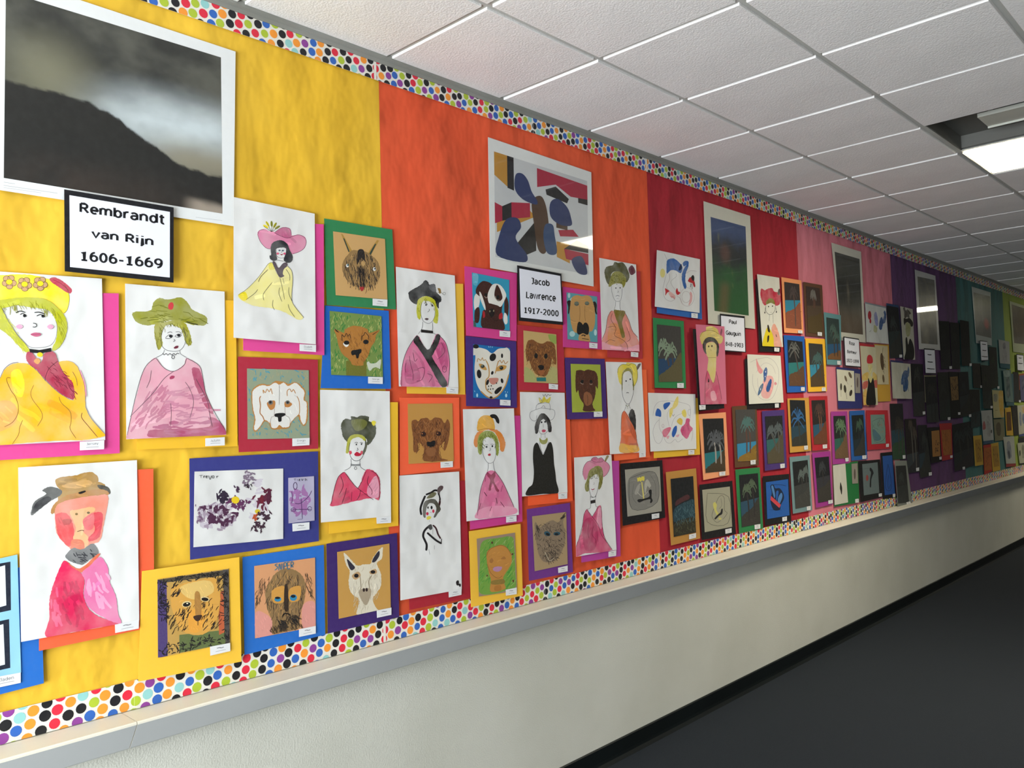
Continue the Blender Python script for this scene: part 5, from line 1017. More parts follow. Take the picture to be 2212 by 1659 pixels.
art('dog_drawing', 'pastel drawing of a floppy-eared brown hound on an orange card', 'drawing', ZI,
    ('b98944', (320,170, 828,165, 845,825, 330,855)), mat=('f0603a', (228,100, 905,100, 915,905, 230,985)), tg=((693,832, 833,822, 835,890, 695,900), ''), smat='card', tilt=0.002, parts=[
    ('drawn_head', ['fc 7c4a22 365 380 410 350 440 370 470 340 540 330 580 360 630 325 700 340 740 390 770 345 800 400 795 520 770 640 745 700 725 680 740 600 700 640 680 660 690 780 780 812 510 820 505 680 450 610 435 640 440 700 410 722 385 700 380 560', 'hc 5a3216 120 60 7 95 40 380 380 560 340 740 370 790 440 740 660 680 660 680 800 520 810 500 660 400 700', 'hc 9a6434 110 60 7 95 40 430 380 560 340 720 370 700 640 600 700 500 650', 'ec 2a120a 498 515 30 28', 'ec 2a120a 672 510 30 26', 'e b87040 485 510 7 7', 'e b87040 660 505 7 7', 'f 100c0c 535 610 555 600 580 605 600 592 630 590 636 625 615 655 592 658 586 678 575 658 545 650', 'fc 8a5830 530 690 590 670 640 690 620 760 550 760'])])

art('portrait_painting', 'sketchy portrait in a striped dark cap on a mostly bare white sheet', 'painting', ZJ,
    (WHITE, (120,92, 800,45, 830,1385, 132,1512)), mat=('a3202e', (190,150, 870,150, 930,1480, 235,1620)), tg=((680,1410, 828,1378, 826,1448, 682,1478), ''), parts=[
    ('painted_cap', ['w 3a1418 550 270 560 230 590 205 618 215 610 250 580 290 590 380 580 440 565 430 570 340', 'l 161214 24 415 320 380 400 360 470 370 540', 'l 161214 22 420 310 480 285 520 260 550 262', 'w 5e5a34 430 350 470 300 520 280 540 300 500 340', 'l 161214 14 560 290 580 340 585 370', 'w 4a463a 385 480 400 400 450 365 520 360 570 420 590 480 560 520 530 565 510 560 540 480 520 420 470 405 440 430 425 480 415 570 390 550']),
    ('painted_face', ['e 161214 486 455 12 20', 'e 161214 445 455 8 14', 'e c02a48 506 496 13 20', 'e c02a48 438 525 14 18', 'l 202024 6 475 505 482 515', 'w dccc20 428 570 450 552 480 560 475 580 440 595', 'l 606064 3 460 600 462 615']),
    ('painted_collar*', ['l 161214 24 470 660 430 690 400 730 390 780 410 830 430 880 425 945', 'w 161214 440 670 480 645 495 690 470 710', 'l 3a141c 18 500 655 535 690 560 760 590 810', 'l 161214 14 600 810 595 865', 'l 161214 22 435 740 480 780 540 830 600 865', 'l 505054 4 500 680 500 760', 'l 505054 4 455 930 465 990', 'l 505054 4 517 885 518 930', 'f 201818 765 1300 785 1282 798 1300 790 1340 770 1335', 'f 201818 790 1330 810 1320 820 1340 808 1358'])])

art('face_drawing', 'pastel drawing of an orange face on scribbled green, yellow card', 'drawing', ZJ, lay=2,
    sheet=('957f6c', (1000,810, 1435,740, 1460,1400, 1025,1468)), mat=('e8b53a', (912,725, 1498,640, 1525,1455, 935,1590)), tg=((1330,1390, 1455,1365, 1455,1440, 1332,1458), ''), smat='card', tilt=0.002, parts=[
    ('drawn_background*', ['wc 6e9a3c 1060 850 1250 800 1400 790 1425 900 1440 1200 1440 1360 1340 1400 1040 1430 1035 1100', 'hc 3f8c34 80 90 7 -55 15 1060 850 1400 790 1430 1200 1380 1370 1050 1420 1040 1050', 'hc 98a868 40 60 6 -55 15 1060 850 1400 790 1430 1200 1380 1370 1050 1420 1040 1050']),
    ('drawn_head', ['fc b98038 1110 1000 1140 930 1200 900 1270 880 1330 900 1390 980 1395 1080 1360 1150 1310 1230 1300 1290 1320 1380 1160 1410 1160 1280 1130 1160', 'l 8a5c28 6 1110 1010 1150 930 1265 885 1345 915 1395 1000', 'l 8a5c28 6 1120 1100 1160 1200 1240 1260 1290 1230', 'fc a06a30 1145 1060 1170 1030 1190 1060 1165 1090', 'fc a06a30 1275 1040 1310 1010 1330 1040', 'fc b080a0 1185 1150 1215 1128 1285 1130 1275 1165 1240 1185 1195 1175', 'fc 8a7030 1170 1290 1300 1270 1310 1320 1180 1330', 'fc a8702c 1205 1350 1270 1340 1275 1395 1205 1400', 'e 5a3020 1175 855 10 14', 'e 5a3020 1405 985 10 12', 'e 5a3020 1415 1290 10 14', 'e 5a3020 1118 1230 8 10'])])

art('cat_drawing', 'smudged charcoal drawing of a grey cat with blue eyes, purple card', 'drawing', ZJ,
    ('a38a66', (1630,555, 2018,505, 2035,1098, 1660,1180)), mat=('6c3282', (1570,475, 2060,400, 2095,1190, 1595,1290)), tg=((1925,1140, 2035,1115, 2035,1180, 1928,1200), ''), smat='card', tilt=0.002, parts=[
    ('drawn_head', ['fc 85725c 1660 690 1670 620 1720 680 1790 630 1860 600 1930 620 1990 545 1985 640 2010 780 1990 900 1940 1010 1880 1060 1800 1080 1730 1040 1690 920', 'hc 3a3028 130 45 5 80 70 1680 680 1860 610 1980 640 2005 800 1950 1010 1800 1070 1700 920', 'hc 3a3028 40 40 6 40 60 1740 980 1900 940 1930 1010 1800 1080', 'hc 3a3028 20 60 5 70 16 1665 620 1700 680 1690 720', 'hc 2a2420 12 60 6 -50 10 1935 600 1990 550 1985 580']),
    ('drawn_face*', ['e 2a4e5c 1802 752 38 26 .4', 'e 0e1214 1808 760 24 14 .4', 'e 2a4e5c 1912 752 40 22 -.1', 'e 0e1214 1908 758 22 12', 'l cfc4a8 5 1775 960 1800 1010 1830 1060 1880 1030', 'l 3a3028 5 1850 920 1860 980 1890 1000'])])

art('abstract_drawing', 'light blue sheet with two black-framed white squares at the left edge', 'artwork', ZX,
    ('8fc4e2', (-160,128, 130,62, 158,945, -160,1018)), mat=('2468bc', (-120,190, 300,140, 328,1025, -120,1140)), tg=((-60,985, 155,945, 155,1022, -60,1068), 'Jaden'), tilt=0.002, parts=[
    ('drawn_squares*', ['p 1a2030 -120 150 78 115 82 478 -120 522', 'p dee6ea -85 178 38 142 47 442 -85 480', 'p 1a2030 -120 585 68 545 77 910 -120 955', 'p dee6ea -85 612 25 583 37 885 -85 915'])])

# ---- palm tree drawings: black paper, chalk palms, sea and sand (units of the sheet, 0..1)
def palm(label, Z, mat, sheet, tg=None, sky='1a1a1c', sea='1f5a6c', sand='4a3a22', frond='46504c', trunk='4a4038', trunks=((.45, .35, .5, .9),), hz=.62, slope=-.2, name='palm_drawing', lay=0, fr=.28, nm=1.0):
    rn = random.Random(hash(label) % 1000 if False else len(label)*31+int(sheet[0]))
    shp_sea = [f'pc {sea} 0 {hz} 1 {hz-.04} 1 1 0 1']
    shp_sand = [f'fc {sand} 0 {min(1,hz+.30):.2f} .25 {hz+.22:.2f} .6 {hz+.22+slope*.4:.2f} 1 {hz+.18+slope:.2f} 1.0 1 .5 1 0 1']
    shp_t, shp_f = [], []
    for (x0, y0, x1, y1) in trunks:
        shp_t.append(f'lc {trunk} .07 {x0} {y0} {(x0+x1)/2+.03:.2f} {(y0+y1)/2:.2f} {x1} {y1}')
        for a in range(9):
            th = math.pi*(0.82+1.36*a/8.0)+rn.uniform(-.12, .12); L = fr*rn.uniform(.75, 1.1)
            ex, ey = x0+L*math.cos(th), y0+L*.50*math.sin(th)+.07
            mx, my = x0+L*.55*math.cos(th), y0+L*.5*math.sin(th)-.03
            ex = max(.03, min(.97, ex)); ey = max(.04, ey); my = max(.04, my); mx = max(.03, min(.97, mx))
            shp_f.append(f'lc {frond} {rn.uniform(.028,.055):.3f} {x0} {y0} {mx:.3f} {my:.3f} {ex:.3f} {ey:.3f}')
    return art(name, label, 'drawing', Z, (sky, sheet), [('~chalk_sea', shp_sea), ('~chalk_sand', shp_sand), ('~chalk_trunk*', shp_t), ('~chalk_fronds', shp_f)],
               mat=mat and (mat[0], mat[1]), tg=tg and (tg, ''), lay=lay, tilt=0.002, smat='card', group='chalk palm tree drawings')

palm('chalk palm with pale leaves over blue sea, green card on red paper', ZL, ('2f8048', (1370,950, 1802,1000, 1835,1946, 1395,1936)), (1425,1045, 1757,1080, 1785,1849, 1455,1856), (1710,1871, 1803,1869, 1803,1939, 1712,1936),
     sky='3f3c38', sea='1f3f60', sand='5a5234', frond='7f9078', trunk='453c38', trunks=((.25,.40,.45,.72),(.55,.46,.62,.70)), hz=.60, slope=-.30)
palm('chalk palm over blue sea and sand, peach card beside the red-hatted portrait', ZO, ('ee9a64', (1438,1235, 1735,1285, 1768,2079, 1480,2064)), (1480,1305, 1705,1340, 1740,2011, 1510,1989), (1685,2029, 1752,2031, 1752,2077, 1687,2071),
     sky='362e2c', sea='2f7e98', sand='8a4c34', frond='4a3e3c', trunk='5a443c', trunks=((.58,.22,.62,.95),), hz=.40, slope=-.15)
palm('brown palm drawing with pale leaves on a brown card, pink paper', ZO, ('5c3c28', (1765,1305, 2045,1355, 2085,2134, 1805,2109)), (1805,1368, 2008,1402, 2060,2090, 1835,2060), (1978,2054, 2043,2059, 2043,2114, 1980,2107),
     sky='3a2c26', sea='4a3a2a', sand='4c3c1c', frond='6c6862', trunk='54382c', trunks=((.45,.16,.48,.45),(.55,.18,.55,.45)), hz=.42, slope=-.05, fr=.16)
palm('grey leaning chalk palm over green sea on a blue card', ZP, ('1f5aa8', (1470,440, 1780,460, 1815,1290, 1525,1300)), (1528,512, 1750,540, 1792,1200, 1555,1200), (1730,1220, 1785,1218, 1785,1275, 1732,1275),
     sea='256e6c', sand='5a3c22', frond='5c5c58', trunk='4a403c', trunks=((.42,.20,.66,.76),), hz=.50, slope=-.12, fr=.38)
palm('twin chalk palms over turquoise sea on a yellow card', ZP, ('ecb22e', (1795,490, 2090,500, 2118,1280, 1840,1290)), (1845,560, 2050,578, 2088,1205, 1880,1215), (2042,1225, 2100,1220, 2100,1275, 2042,1278),
     sky='32312e', sea='2f7f98', sand='4c3a20', frond='3f5a58', trunk='3a3a38', trunks=((.45,.40,.48,.80),(.68,.36,.70,.80)), hz=.50, slope=-.30)
palm('chalk palm on a grey-blue card left of the 1822 sign', ZR, ('5f8c90', (470,1375, 760,1430, 775,2286, 525,2271)), (515,1465, 725,1500, 765,2191, 540,2181), (700,2206, 757,2211, 755,2276, 700,2271),
     sky='2c3a38', sea='1f4a6c', sand='6e4a26', frond='42584f', trunk='3a2e26', trunks=((.50,.30,.52,.92),(.75,.45,.76,.92)), hz=.64, slope=-.05, lay=1)
palm('tall white twin palms on black paper, peach card above the chair rail', ZQ, ('f0a070', (150,180, 455,158, 495,862, 205,918)), (197,232, 428,225, 453,815, 230,838), (382,828, 450,820, 450,865, 385,870),
     sea='1f6e74', sand='41331f', frond='53565a', trunk='9a948c', trunks=((.50,.42,.54,.84),(.74,.42,.80,.86)), hz=.64, slope=-.22, fr=.36)
palm('chalk palm over bright blue water and yellow sand, brown card', ZQ, ('5e3f26', (525,92, 800,75, 828,752, 560,780)), (563,130, 783,125, 800,700, 590,712), (732,698, 790,690, 790,740, 735,745),
     sky='44423f', sea='2f7fa4', sand='84641f', frond='4a6c68', trunk='5a3c30', trunks=((.48,.30,.50,.85),(.66,.30,.68,.85)), hz=.66, slope=-.15)
palm('pale looping palms over a teal shore, violet card', ZQ, ('46306e', (860,145, 1110,130, 1140,780, 895,815)), (895,205, 1088,195, 1110,720, 925,738), (1065,738, 1115,732, 1115,780, 1068,785),
     sea='2a5a58', sand='4c4430', frond='50585a', trunk='4c4c48', trunks=((.30,.34,.60,.75),(.72,.30,.70,.80)), hz=.50, slope=-.35)
palm('fan-shaped blue palm on black paper, tan card', ZQ, ('c6923e', (1145,5, 1385,-5, 1412,590, 1175,612)), (1172,20, 1340,25, 1370,528, 1198,540), (1332,535, 1375,530, 1375,575, 1335,580),
     sky='17191c', sea='1d3a48', sand='2e2c22', frond='2a5c8c', trunk='33342c', trunks=((.48,.42,.52,.95),), hz=.58, slope=-.05, fr=.48)
palm('rusty chalk palm on a round hill, red card', ZQ, ('b0252e', (1385,-20, 1592,-24, 1622,575, 1425,590)), (1415,25, 1565,20, 1595,510, 1445,520), (1540,522, 1590,517, 1590,560, 1543,565),
     sky='241e1c', sea='1f4e64', sand='66381f', frond='4a342c', trunk='6c4830', trunks=((.45,.24,.50,.70),(.62,.25,.62,.68)), hz=.56, slope=-.25)
palm('green-leaved chalk palms on black paper, green card above the rail', ZQ, ('2a7a44', (562,800, 835,775, 875,1460, 605,1515)), (605,862, 815,840, 845,1405, 637,1445), (777,1420, 842,1410, 842,1460, 780,1470),
     sea='27485c', sand='33302a', frond='51604a', trunk='2a2624', trunks=((.35,.32,.40,.90),(.66,.24,.70,.85)), hz=.52, slope=-.2, fr=.25)
palm('grey scribbled palm on a slate-blue card', ZQ, ('6f8a8c', (1170,660, 1395,640, 1425,1255, 1208,1295)), (1203,715, 1372,692, 1405,1205, 1238,1240), (1362,1215, 1405,1208, 1405,1250, 1365,1258),
     sky='18191a', sea='343634', sand='3a3a36', frond='58625f', trunk='34322e', trunks=((.50,.32,.52,.60),(.82,.25,.80,.55)), hz=.52, slope=-.1, fr=.22)
palm('very dark palm sketch on a magenta card with a curled foot', ZT, ('9c3488', (248,710, 535,680, 575,1510, 310,1565)), (287,785, 510,765, 550,1450, 345,1485), (500,1450, 570,1440, 570,1495, 502,1505),
     sky='16161a', sea='2c2c32', sand='34302a', frond='33363a', trunk='2c2a28', trunks=((.45,.25,.48,.60),), hz=.46, slope=-.1)
palm('pale green spiky palm over teal sea, magenta card on pink paper', ZT, ('a03a8c', (540,65, 795,60, 830,870, 570,890)), (580,135, 765,130, 820,790, 610,800), (765,790, 815,785, 815,840, 770,845),
     sky='1c241e', sea='2a5c50', sand='6a5034', frond='5f7a5a', trunk='3c4a3e', trunks=((.45,.24,.50,.65),(.70,.28,.66,.60)), hz=.54, slope=-.35, fr=.34)
palm('dim green palm on black paper, blue card on pink paper', ZT, ('245a9e', (828,55, 1065,45, 1110,810, 862,832)), (862,125, 1045,115, 1080,745, 905,760), (1030,750, 1095,745, 1093,800, 1032,805),
     sky='151c1c', sea='17262c', sand='2e2e2a', frond='3c5644', trunk='20282a', trunks=((.50,.28,.52,.60),(.72,.22,.70,.50)), hz=.60, slope=-.4, fr=.22)

# ---- portraits and abstracts beside them
art('portrait_painting', 'small portrait in a red flowered hat with long earrings, black card', 'painting', ZO,
    ('d8d5c8', (1075,1190, 1405,1245, 1462,2279, 1155,2264)), mat=('151315', (1050,1265, 1380,1330, 1428,2356, 1110,2349)), tg=((1332,2284, 1408,2291, 1405,2349, 1332,2344), ''), parts=[
    ('painted_hat', ['w b8283e 1125 1450 1140 1405 1190 1430 1230 1410 1300 1400 1330 1450 1400 1470 1425 1560 1410 1640 1350 1660 1320 1590 1250 1560 1210 1650 1170 1640 1130 1540', 'w 7a7420 1210 1600 1260 1550 1320 1570 1340 1640 1280 1620 1215 1640', 'w 4a3a30 1380 1480 1400 1410 1420 1430 1410 1500']),
    ('painted_face', ['l 505054 6 1205 1660 1205 1740 1250 1790 1300 1785 1340 1730 1345 1660', 'e 202024 1245 1675 9 10', 'e 202024 1305 1668 9 10', 'l 505054 5 1270 1760 1295 1760', 'l 404044 6 1198 1690 1190 1760', 'e 202024 1190 1765 8 14', 'l 404044 6 1355 1690 1362 1750', 'e 202024 1362 1755 8 14', 'l 606064 5 1260 1790 1255 1890', 'l 606064 5 1310 1785 1315 1920']),
    ('painted_dress', ['f dcc41c 1225 1990 1190 2080 1160 2190 1160 2265 1335 2270 1320 2140 1280 2030', 'w dc9a84 1325 1930 1290 2010 1320 2140 1335 2270 1440 2275 1420 2140 1370 1990', 'f 2a2018 1228 1960 1245 1950 1262 2010 1265 2060 1235 2040', 'f 1a1412 1230 2120 1255 2110 1250 2180 1228 2210', 'l 2a2020 14 1355 2090 1365 2130'])])
art('portrait_painting', 'long-necked portrait in a straw hat on washed pink, black card', 'painting', ZP, lay=3,
    sheet=('cf6f88', (158,280, 585,312, 618,1468, 230,1480)), mat=('151315', (115,350, 540,370, 585,1535, 200,1580)), tg=((210,1488, 305,1485, 305,1550, 215,1558), ''), parts=[
    ('painted_hat', ['w cfb862 220 470 240 410 310 380 315 320 400 310 480 350 510 430 560 470 555 540 510 570 440 490 340 480 290 530 250 580', 'l 7a6428 6 222 470 260 400 340 372 420 378 510 430', 'w 7a3448 525 400 545 340 555 380 535 450']),
    ('painted_hair', ['w 2c281c 262 600 285 520 340 475 420 480 480 530 505 610 500 700 478 765 465 700 470 600 420 545 340 550 310 600 320 720 285 690']),
    ('painted_face', ['w cfbc74 310 600 350 550 430 550 468 610 465 760 460 950 440 1120 400 1140 350 1020 330 970 345 800 320 730', 'e 3a3020 352 610 10 14', 'e 3a3020 400 605 10 16', 'l 5a4a28 5 380 650 390 680', 'l 5a4a28 6 335 780 460 778', 'l 6a5830 5 340 980 420 1165 465 980']),
    ('painted_dress', ['w c4506e 330 970 300 1150 295 1470 540 1470 520 1250 465 990 430 1165 390 1110', 'l 5a2a38 5 330 970 300 1150 298 1470', 'l 5a2a38 5 465 990 520 1240 545 1400', 'f 1a1214 340 1140 352 1085 360 1140', 'l 8a3a50 6 350 1170 345 1250', 'l 8a3a50 6 395 1230 400 1290', 'w dc98a8 380 1300 440 1280 470 1400 400 1420'])])
art('abstract_drawing', 'white sheet with blue feather shapes on a pink smear, black card', 'drawing', ZP,
    ('d8d5c8', (928,728, 1425,750, 1470,1448, 955,1472)), mat=('151315', (890,795, 1390,810, 1430,1530, 925,1552)), tg=((1340,1465, 1398,1462, 1398,1522, 1342,1525), ''), parts=[
    ('drawn_lines', ['l b0aaa8 5 970 850 1080 800 1240 780 1350 860 1400 1000 1380 1200 1300 1380 1180 1410 1080 1340 1010 1180 1010 1020', 'l b8b0ae 5 1060 1000 1180 860 1300 900 1350 1020', 'l b8b0ae 5 1080 1080 1100 1240 1220 1380']),
    ('painted_shapes', ['w d88a8c 1060 790 1110 900 1160 970 1130 1020 1080 960', 'w dca09c 1180 1080 1300 1060 1320 1200 1250 1380 1140 1340', 'w 28508c 1170 1000 1190 940 1215 925 1228 990 1200 1120 1180 1140', 'w 28508c 1210 1240 1240 1150 1280 1095 1292 1150 1260 1270 1225 1290', 'w 34587e 1085 1330 1110 1220 1165 1160 1160 1230 1110 1330', 'e c8d0d8 1200 990 8 12', 'e c8d0d8 1195 1060 7 10', 'e c8d0d8 1125 1250 7 16', 'w d08088 1330 1160 1350 1140 1370 1170 1345 1190'])])
art('abstract_drawing', 'beige sheet with a scribbled yellow hand in a tilted box, black card', 'drawing', ZQ,
    ('a09c86', (192,1028, 500,990, 527,1440, 220,1502)), mat=('131113', (160,970, 528,925, 570,1520, 187,1590)), tg=((450,1470, 520,1455, 522,1505, 452,1520), ''), smat='card', tilt=0.002, parts=[
    ('drawn_lines', ['l 3a3834 4 250 1065 485 1105 478 1400 248 1385 250 1065', 'l 55524a 4 340 1200 370 1120 410 1090 440 1130 440 1250 470 1290 420 1360', 'l 55524a 4 330 1220 300 1320 350 1390 400 1370', 'l 6a665c 4 400 1120 410 1200 380 1240']),
    ('painted_shapes', ['f c4bc66 312 1190 335 1165 355 1200 350 1250 385 1310 370 1330 335 1270', 'f 161414 330 1345 370 1300 395 1280 405 1245 420 1240 415 1295 380 1320 340 1358', 'e c4bc66 390 1350 18 12'])])
art('abstract_drawing', 'blue sheet with a navy knot and one coral stripe, black card', 'drawing', ZQ,
    ('2258a0', (905,942, 1152,908, 1168,1312, 920,1355)), mat=('131113', (870,875, 1165,848, 1190,1380, 895,1430)), tg=((1088,1335, 1140,1325, 1140,1372, 1090,1380), ''), smat='card', tilt=0.002, parts=[
    ('painted_shapes', ['f 12203a 955 985 990 970 1010 1010 1060 1010 1100 1070 1105 1130 1070 1200 1060 1250 990 1250 955 1150 970 1060', 'f 4a7ab0 965 990 985 985 1008 1080 1000 1120 980 1060', 'f 4a7ab0 1040 1120 1075 1060 1090 1100 1060 1180 1040 1180', 'f 2258a0 1020 1050 1045 1040 1040 1100 1020 1150', 'p c8424a 962 1095 1072 1195 1055 1230 955 1140', 'l 0e1a30 4 960 970 1070 970 1130 985', 'l 0e1a30 4 945 1250 1080 1255'])])
art('feather_print_board', 'navy card with a sheet of brown feather prints and a small strip', 'artwork', ZS,
    ('cfcbb6', (690,850, 985,880, 1003,1398, 718,1388)), mat=('2c2f68', (682,810, 1100,855, 1130,1520, 718,1525)), tilt=0.002, parts=[
    ('feather_prints', ['e 5c4c38 920 950 22 58 -.4', 'e 6c5c48 845 1010 18 54 -.3', 'l 6c5c48 6 855 1050 885 1110', 'e 3c3628 765 1150 16 62', 'l 3c3628 6 765 1200 765 1320', 'e 3c3628 832 1185 22 68 -.1', 'l 3c3628 7 845 1240 865 1360', 'e 342c22 932 1255 24 56 .2', 'e 8a7a64 940 1140 6 16'])],
    extra=[('8f8880', (1000,915, 1088,930, 1095,1258, 1010,1255), [('feather_print', ['e 5a4c48 1045 1075 14 90'])])])
art('portrait_painting', 'narrow portrait in a red hat and black dress on yellow wash', 'painting', ZS, lay=1,
    sheet=('c2bda0', (1090,450, 1355,475, 1395,1460, 1150,1462)), mat=('ac2c34', (1078,402, 1330,438, 1365,1200, 1130,1200)), tilt=0.003, parts=[
    ('painted_wash', ['w d0a43a 1145 1250 1200 1200 1250 1460 1155 1462', 'w c8a848 1130 950 1230 900 1230 1020 1140 1040', 'w b8584c 1140 1080 1220 1050 1210 1160 1145 1190', 'w b8584c 1320 1050 1385 1040 1385 1160 1330 1150', 'w c8a848 1310 900 1370 950 1375 1030 1310 1010']),
    ('painted_figure', ['f b82c34 1205 690 1220 620 1260 605 1300 650 1302 740 1220 750', 'w c2b878 1225 770 1295 770 1290 880 1270 960 1310 990 1270 1080 1230 980 1250 920', 'f 14120f 1230 1000 1270 1085 1310 1000 1335 1120 1350 1280 1350 1460 1205 1460 1200 1290 1225 1120'])])
art('feather_painting', 'narrow sheet with a brown feather print on a golden card', 'artwork', ZS,
    ('c4b896', (1340,438, 1558,455, 1580,1110, 1390,1110)), mat=('c89a38', (1335,420, 1580,432, 1610,1395, 1372,1405)), tilt=0.002, parts=[
    ('feather_print', ['e 54422c 1465 720 30 150 -.08', 'l 54422c 8 1480 480 1465 620', 'e 6a5638 1488 1010 18 70 -.1', 'h 3a2c1c 24 40 6 60 30 1440 600 1500 600 1520 860 1470 900'])])
art('abstract_drawing', 'dim sheet with red, lilac and navy drops above the 1822 sign', 'drawing', ZR, lay=1,
    sheet=('bfc2c0', (1180,1230, 1530,1310, 1580,1921, 1200,1886)), mat=('8a8f98', (1172,1202, 1535,1285, 1560,1880, 1215,1870)), parts=[
    ('painted_shapes', ['e 9c2430 1252 1430 30 75', 'e 9c2430 1265 1530 16 40', 'w 7c80ac 1330 1420 1360 1370 1385 1450 1395 1600 1350 1590', 'w 2c4878 1410 1640 1430 1500 1460 1460 1480 1500 1500 1440 1490 1380 1510 1350 1535 1420 1520 1550 1480 1580 1450 1680', 'w 9a9c70 1330 1600 1380 1640 1370 1720 1320 1700', 'l 3a3c40 7 1245 1715 1275 1690'])])
art('portrait_painting', 'dim narrow portrait with bow-topped hair and black dress', 'painting', ZR, lay=1,
    sheet=('b4b2a4', (1775,1275, 1985,1325, 2030,2190, 1835,2181)), parts=[
    ('painted_figure', ['w 3a3226 1825 1310 1850 1290 1870 1350 1900 1330 1960 1400 1930 1420 1930 1480 1890 1460 1850 1480 1840 1380', 'f 221e18 1838 1480 1880 1490 1935 1480 1990 1550 1985 1620 1940 1610 1910 1550 1870 1560 1850 1600 1835 1550', 'w 8f9060 1868 1570 1910 1555 1950 1600 1950 1700 1930 1780 1890 1790 1870 1700', 'f 14120f 1865 1840 1890 1810 1910 1930 1940 1830 1990 1910 2015 2050 1990 2185 1850 2180 1870 2040'])])
art('abstract_drawing', 'dim sheet with a large blue blot, under the dark palm drawing', 'drawing', ZS, lay=1,
    sheet=('b9b8a8', (1620,725, 1950,760, 1975,1355, 1650,1350)), mat=('2f2f5e', (1605,690, 1825,718, 1840,1200, 1640,1200)), parts=[
    ('painted_blot', ['w 2a4c78 1790 1050 1810 940 1850 870 1895 870 1910 800 1930 860 1920 960 1900 1010 1915 1080 1900 1180 1870 1230 1830 1220 1820 1120 1792 1110', 'f 16181c 1830 1220 1855 1210 1850 1240', 'l 3c5878 10 1905 1150 1915 1230'])])
art('abstract_drawing', 'grey-green sheet with faint pencil scribbles on a red card', 'drawing', ZT,
    ('6f8a80', (1158,115, 1375,110, 1395,560, 1175,575)), mat=('b0242e', (1090,45, 1425,45, 1475,640, 1110,665)), tg=((1400,570, 1445,565, 1443,615, 1400,620), ''), smat='card', tilt=0.002, parts=[
    ('drawn_lines', ['wc 4a6c78 1200 340 1290 420 1320 500 1220 510', 'l 4c5450 5 1180 220 1350 175 1385 470 1220 530 1180 220', 'hc 55605a 30 50 5 60 50 1190 230 1350 190 1370 460 1220 510', 'hc a07058 10 40 5 70 30 1290 220 1340 220 1350 440 1300 440'])])
art('feather_print_board', 'green card with a white sheet bearing one dark feather, above the rail', 'artwork', ZT,
    ('c9c6b8', (572,905, 765,875, 808,1480, 600,1522)), mat=('1f6e38', (570,893, 960,838, 985,1480, 595,1550)), tg=((920,1430, 975,1422, 975,1480, 922,1488), ''), tilt=0.002, parts=[
    ('feather_print', ['f 1c1812 690 1165 705 1210 715 1260 712 1340 702 1355 690 1300 680 1250'])],
    extra=[('8a8378', (862,880, 955,870, 965,1185, 875,1190), [('feather_print', ['e 554c42 912 1040 14 85'])])])
art('abstract_drawing', 'slate sheet with a black slash and red spot on a black card', 'drawing', ZT,
    ('5f6c6c', (1028,885, 1268,855, 1295,1330, 1055,1372)), mat=('100f10', (965,840, 1305,810, 1345,1400, 1000,1480)), tg=((1285,1345, 1335,1338, 1335,1388, 1288,1392), ''), smat='card', tilt=0.002, parts=[
    ('painted_shapes', ['f 14161a 1150 940 1180 960 1205 1020 1190 1060 1170 1130 1165 1240 1145 1230 1150 1120 1165 1020 1145 980', 'ec 8c3c38 1105 1100 20 48', 'lc 46504e 5 1040 960 1150 950'])])
art('abstract_drawing', 'blue sheet with dark blue drop outlines on a black card, by the rail', 'drawing', ZT,
    ('244f92', (1345,760, 1495,745, 1540,1345, 1380,1370)), mat=('100f10', (1312,710, 1495,690, 1560,1400, 1350,1430)), tg=((1505,1350, 1545,1345, 1545,1395, 1508,1400), ''), smat='card', tilt=0.002, parts=[
    ('drawn_lines', ['l 122a5c 8 1430 880 1400 1080 1390 1250 1440 1300 1480 1250 1470 1080 1430 880', 'l 122a5c 7 1440 1050 1425 1180 1440 1270 1470 1200'])])
def dark(label, Z, sheet, tg=None, mat=None, **kw):
    return palm(label, Z, mat, sheet, tg, **kw)
dark('dark chalk palm with a blue-topped card beside the bow-haired portrait', ZR, (1545,1262, 1742,1300, 1820,2151, 1602,2160), (1762,2101, 1808,2101, 1808,2151, 1762,2151), mat=('2c4468', (1538,1222, 1745,1262, 1828,2155, 1600,2166)), sea='26302f', sand='2a2c28', frond='2e3432', trunk='262826', hz=.5)
dark('black palm drawing right of the blue blot sheet', ZV, (480,605, 660,615, 705,1405, 525,1415), (662,1340, 700,1338, 702,1382, 664,1386), sea='2a2c2c', sand='2c2a28', frond='34352f', trunk='28261f', trunks=((.45,.22,.5,.55),), hz=.56)
dark('dark palm drawing with a teal and green shore on purple paper', ZW, (155,85, 352,85, 400,935, 205,945), (355,875, 397,872, 397,925, 358,928), sea='1f3c46', sand='27422a', frond='322c26', trunk='3c3a34', trunks=((.55,.40,.50,.9),(.80,.42,.78,.9)), hz=.48, slope=-.05)
dark('dark drawing of two pale trunks on purple paper', ZW, (380,320, 558,315, 620,1130, 430,1150), (560,1070, 605,1062, 605,1112, 563,1118), sky='1c1614', sea='30363a', sand='26262a', frond='463c34', trunk='5a564e', trunks=((.50,.12,.52,.8),(.78,.28,.74,.95)), hz=.66, fr=.2)
dark('dark palm drawing with a slanting shoreline, lowest of its row', ZW, (580,415, 722,410, 800,1185, 622,1225), (755,1140, 800,1132, 800,1182, 758,1188), sea='24343c', sand='2a2c28', frond='2c302e', trunk='2c302c', trunks=((.60,.30,.55,.7),), hz=.55, slope=-.5)
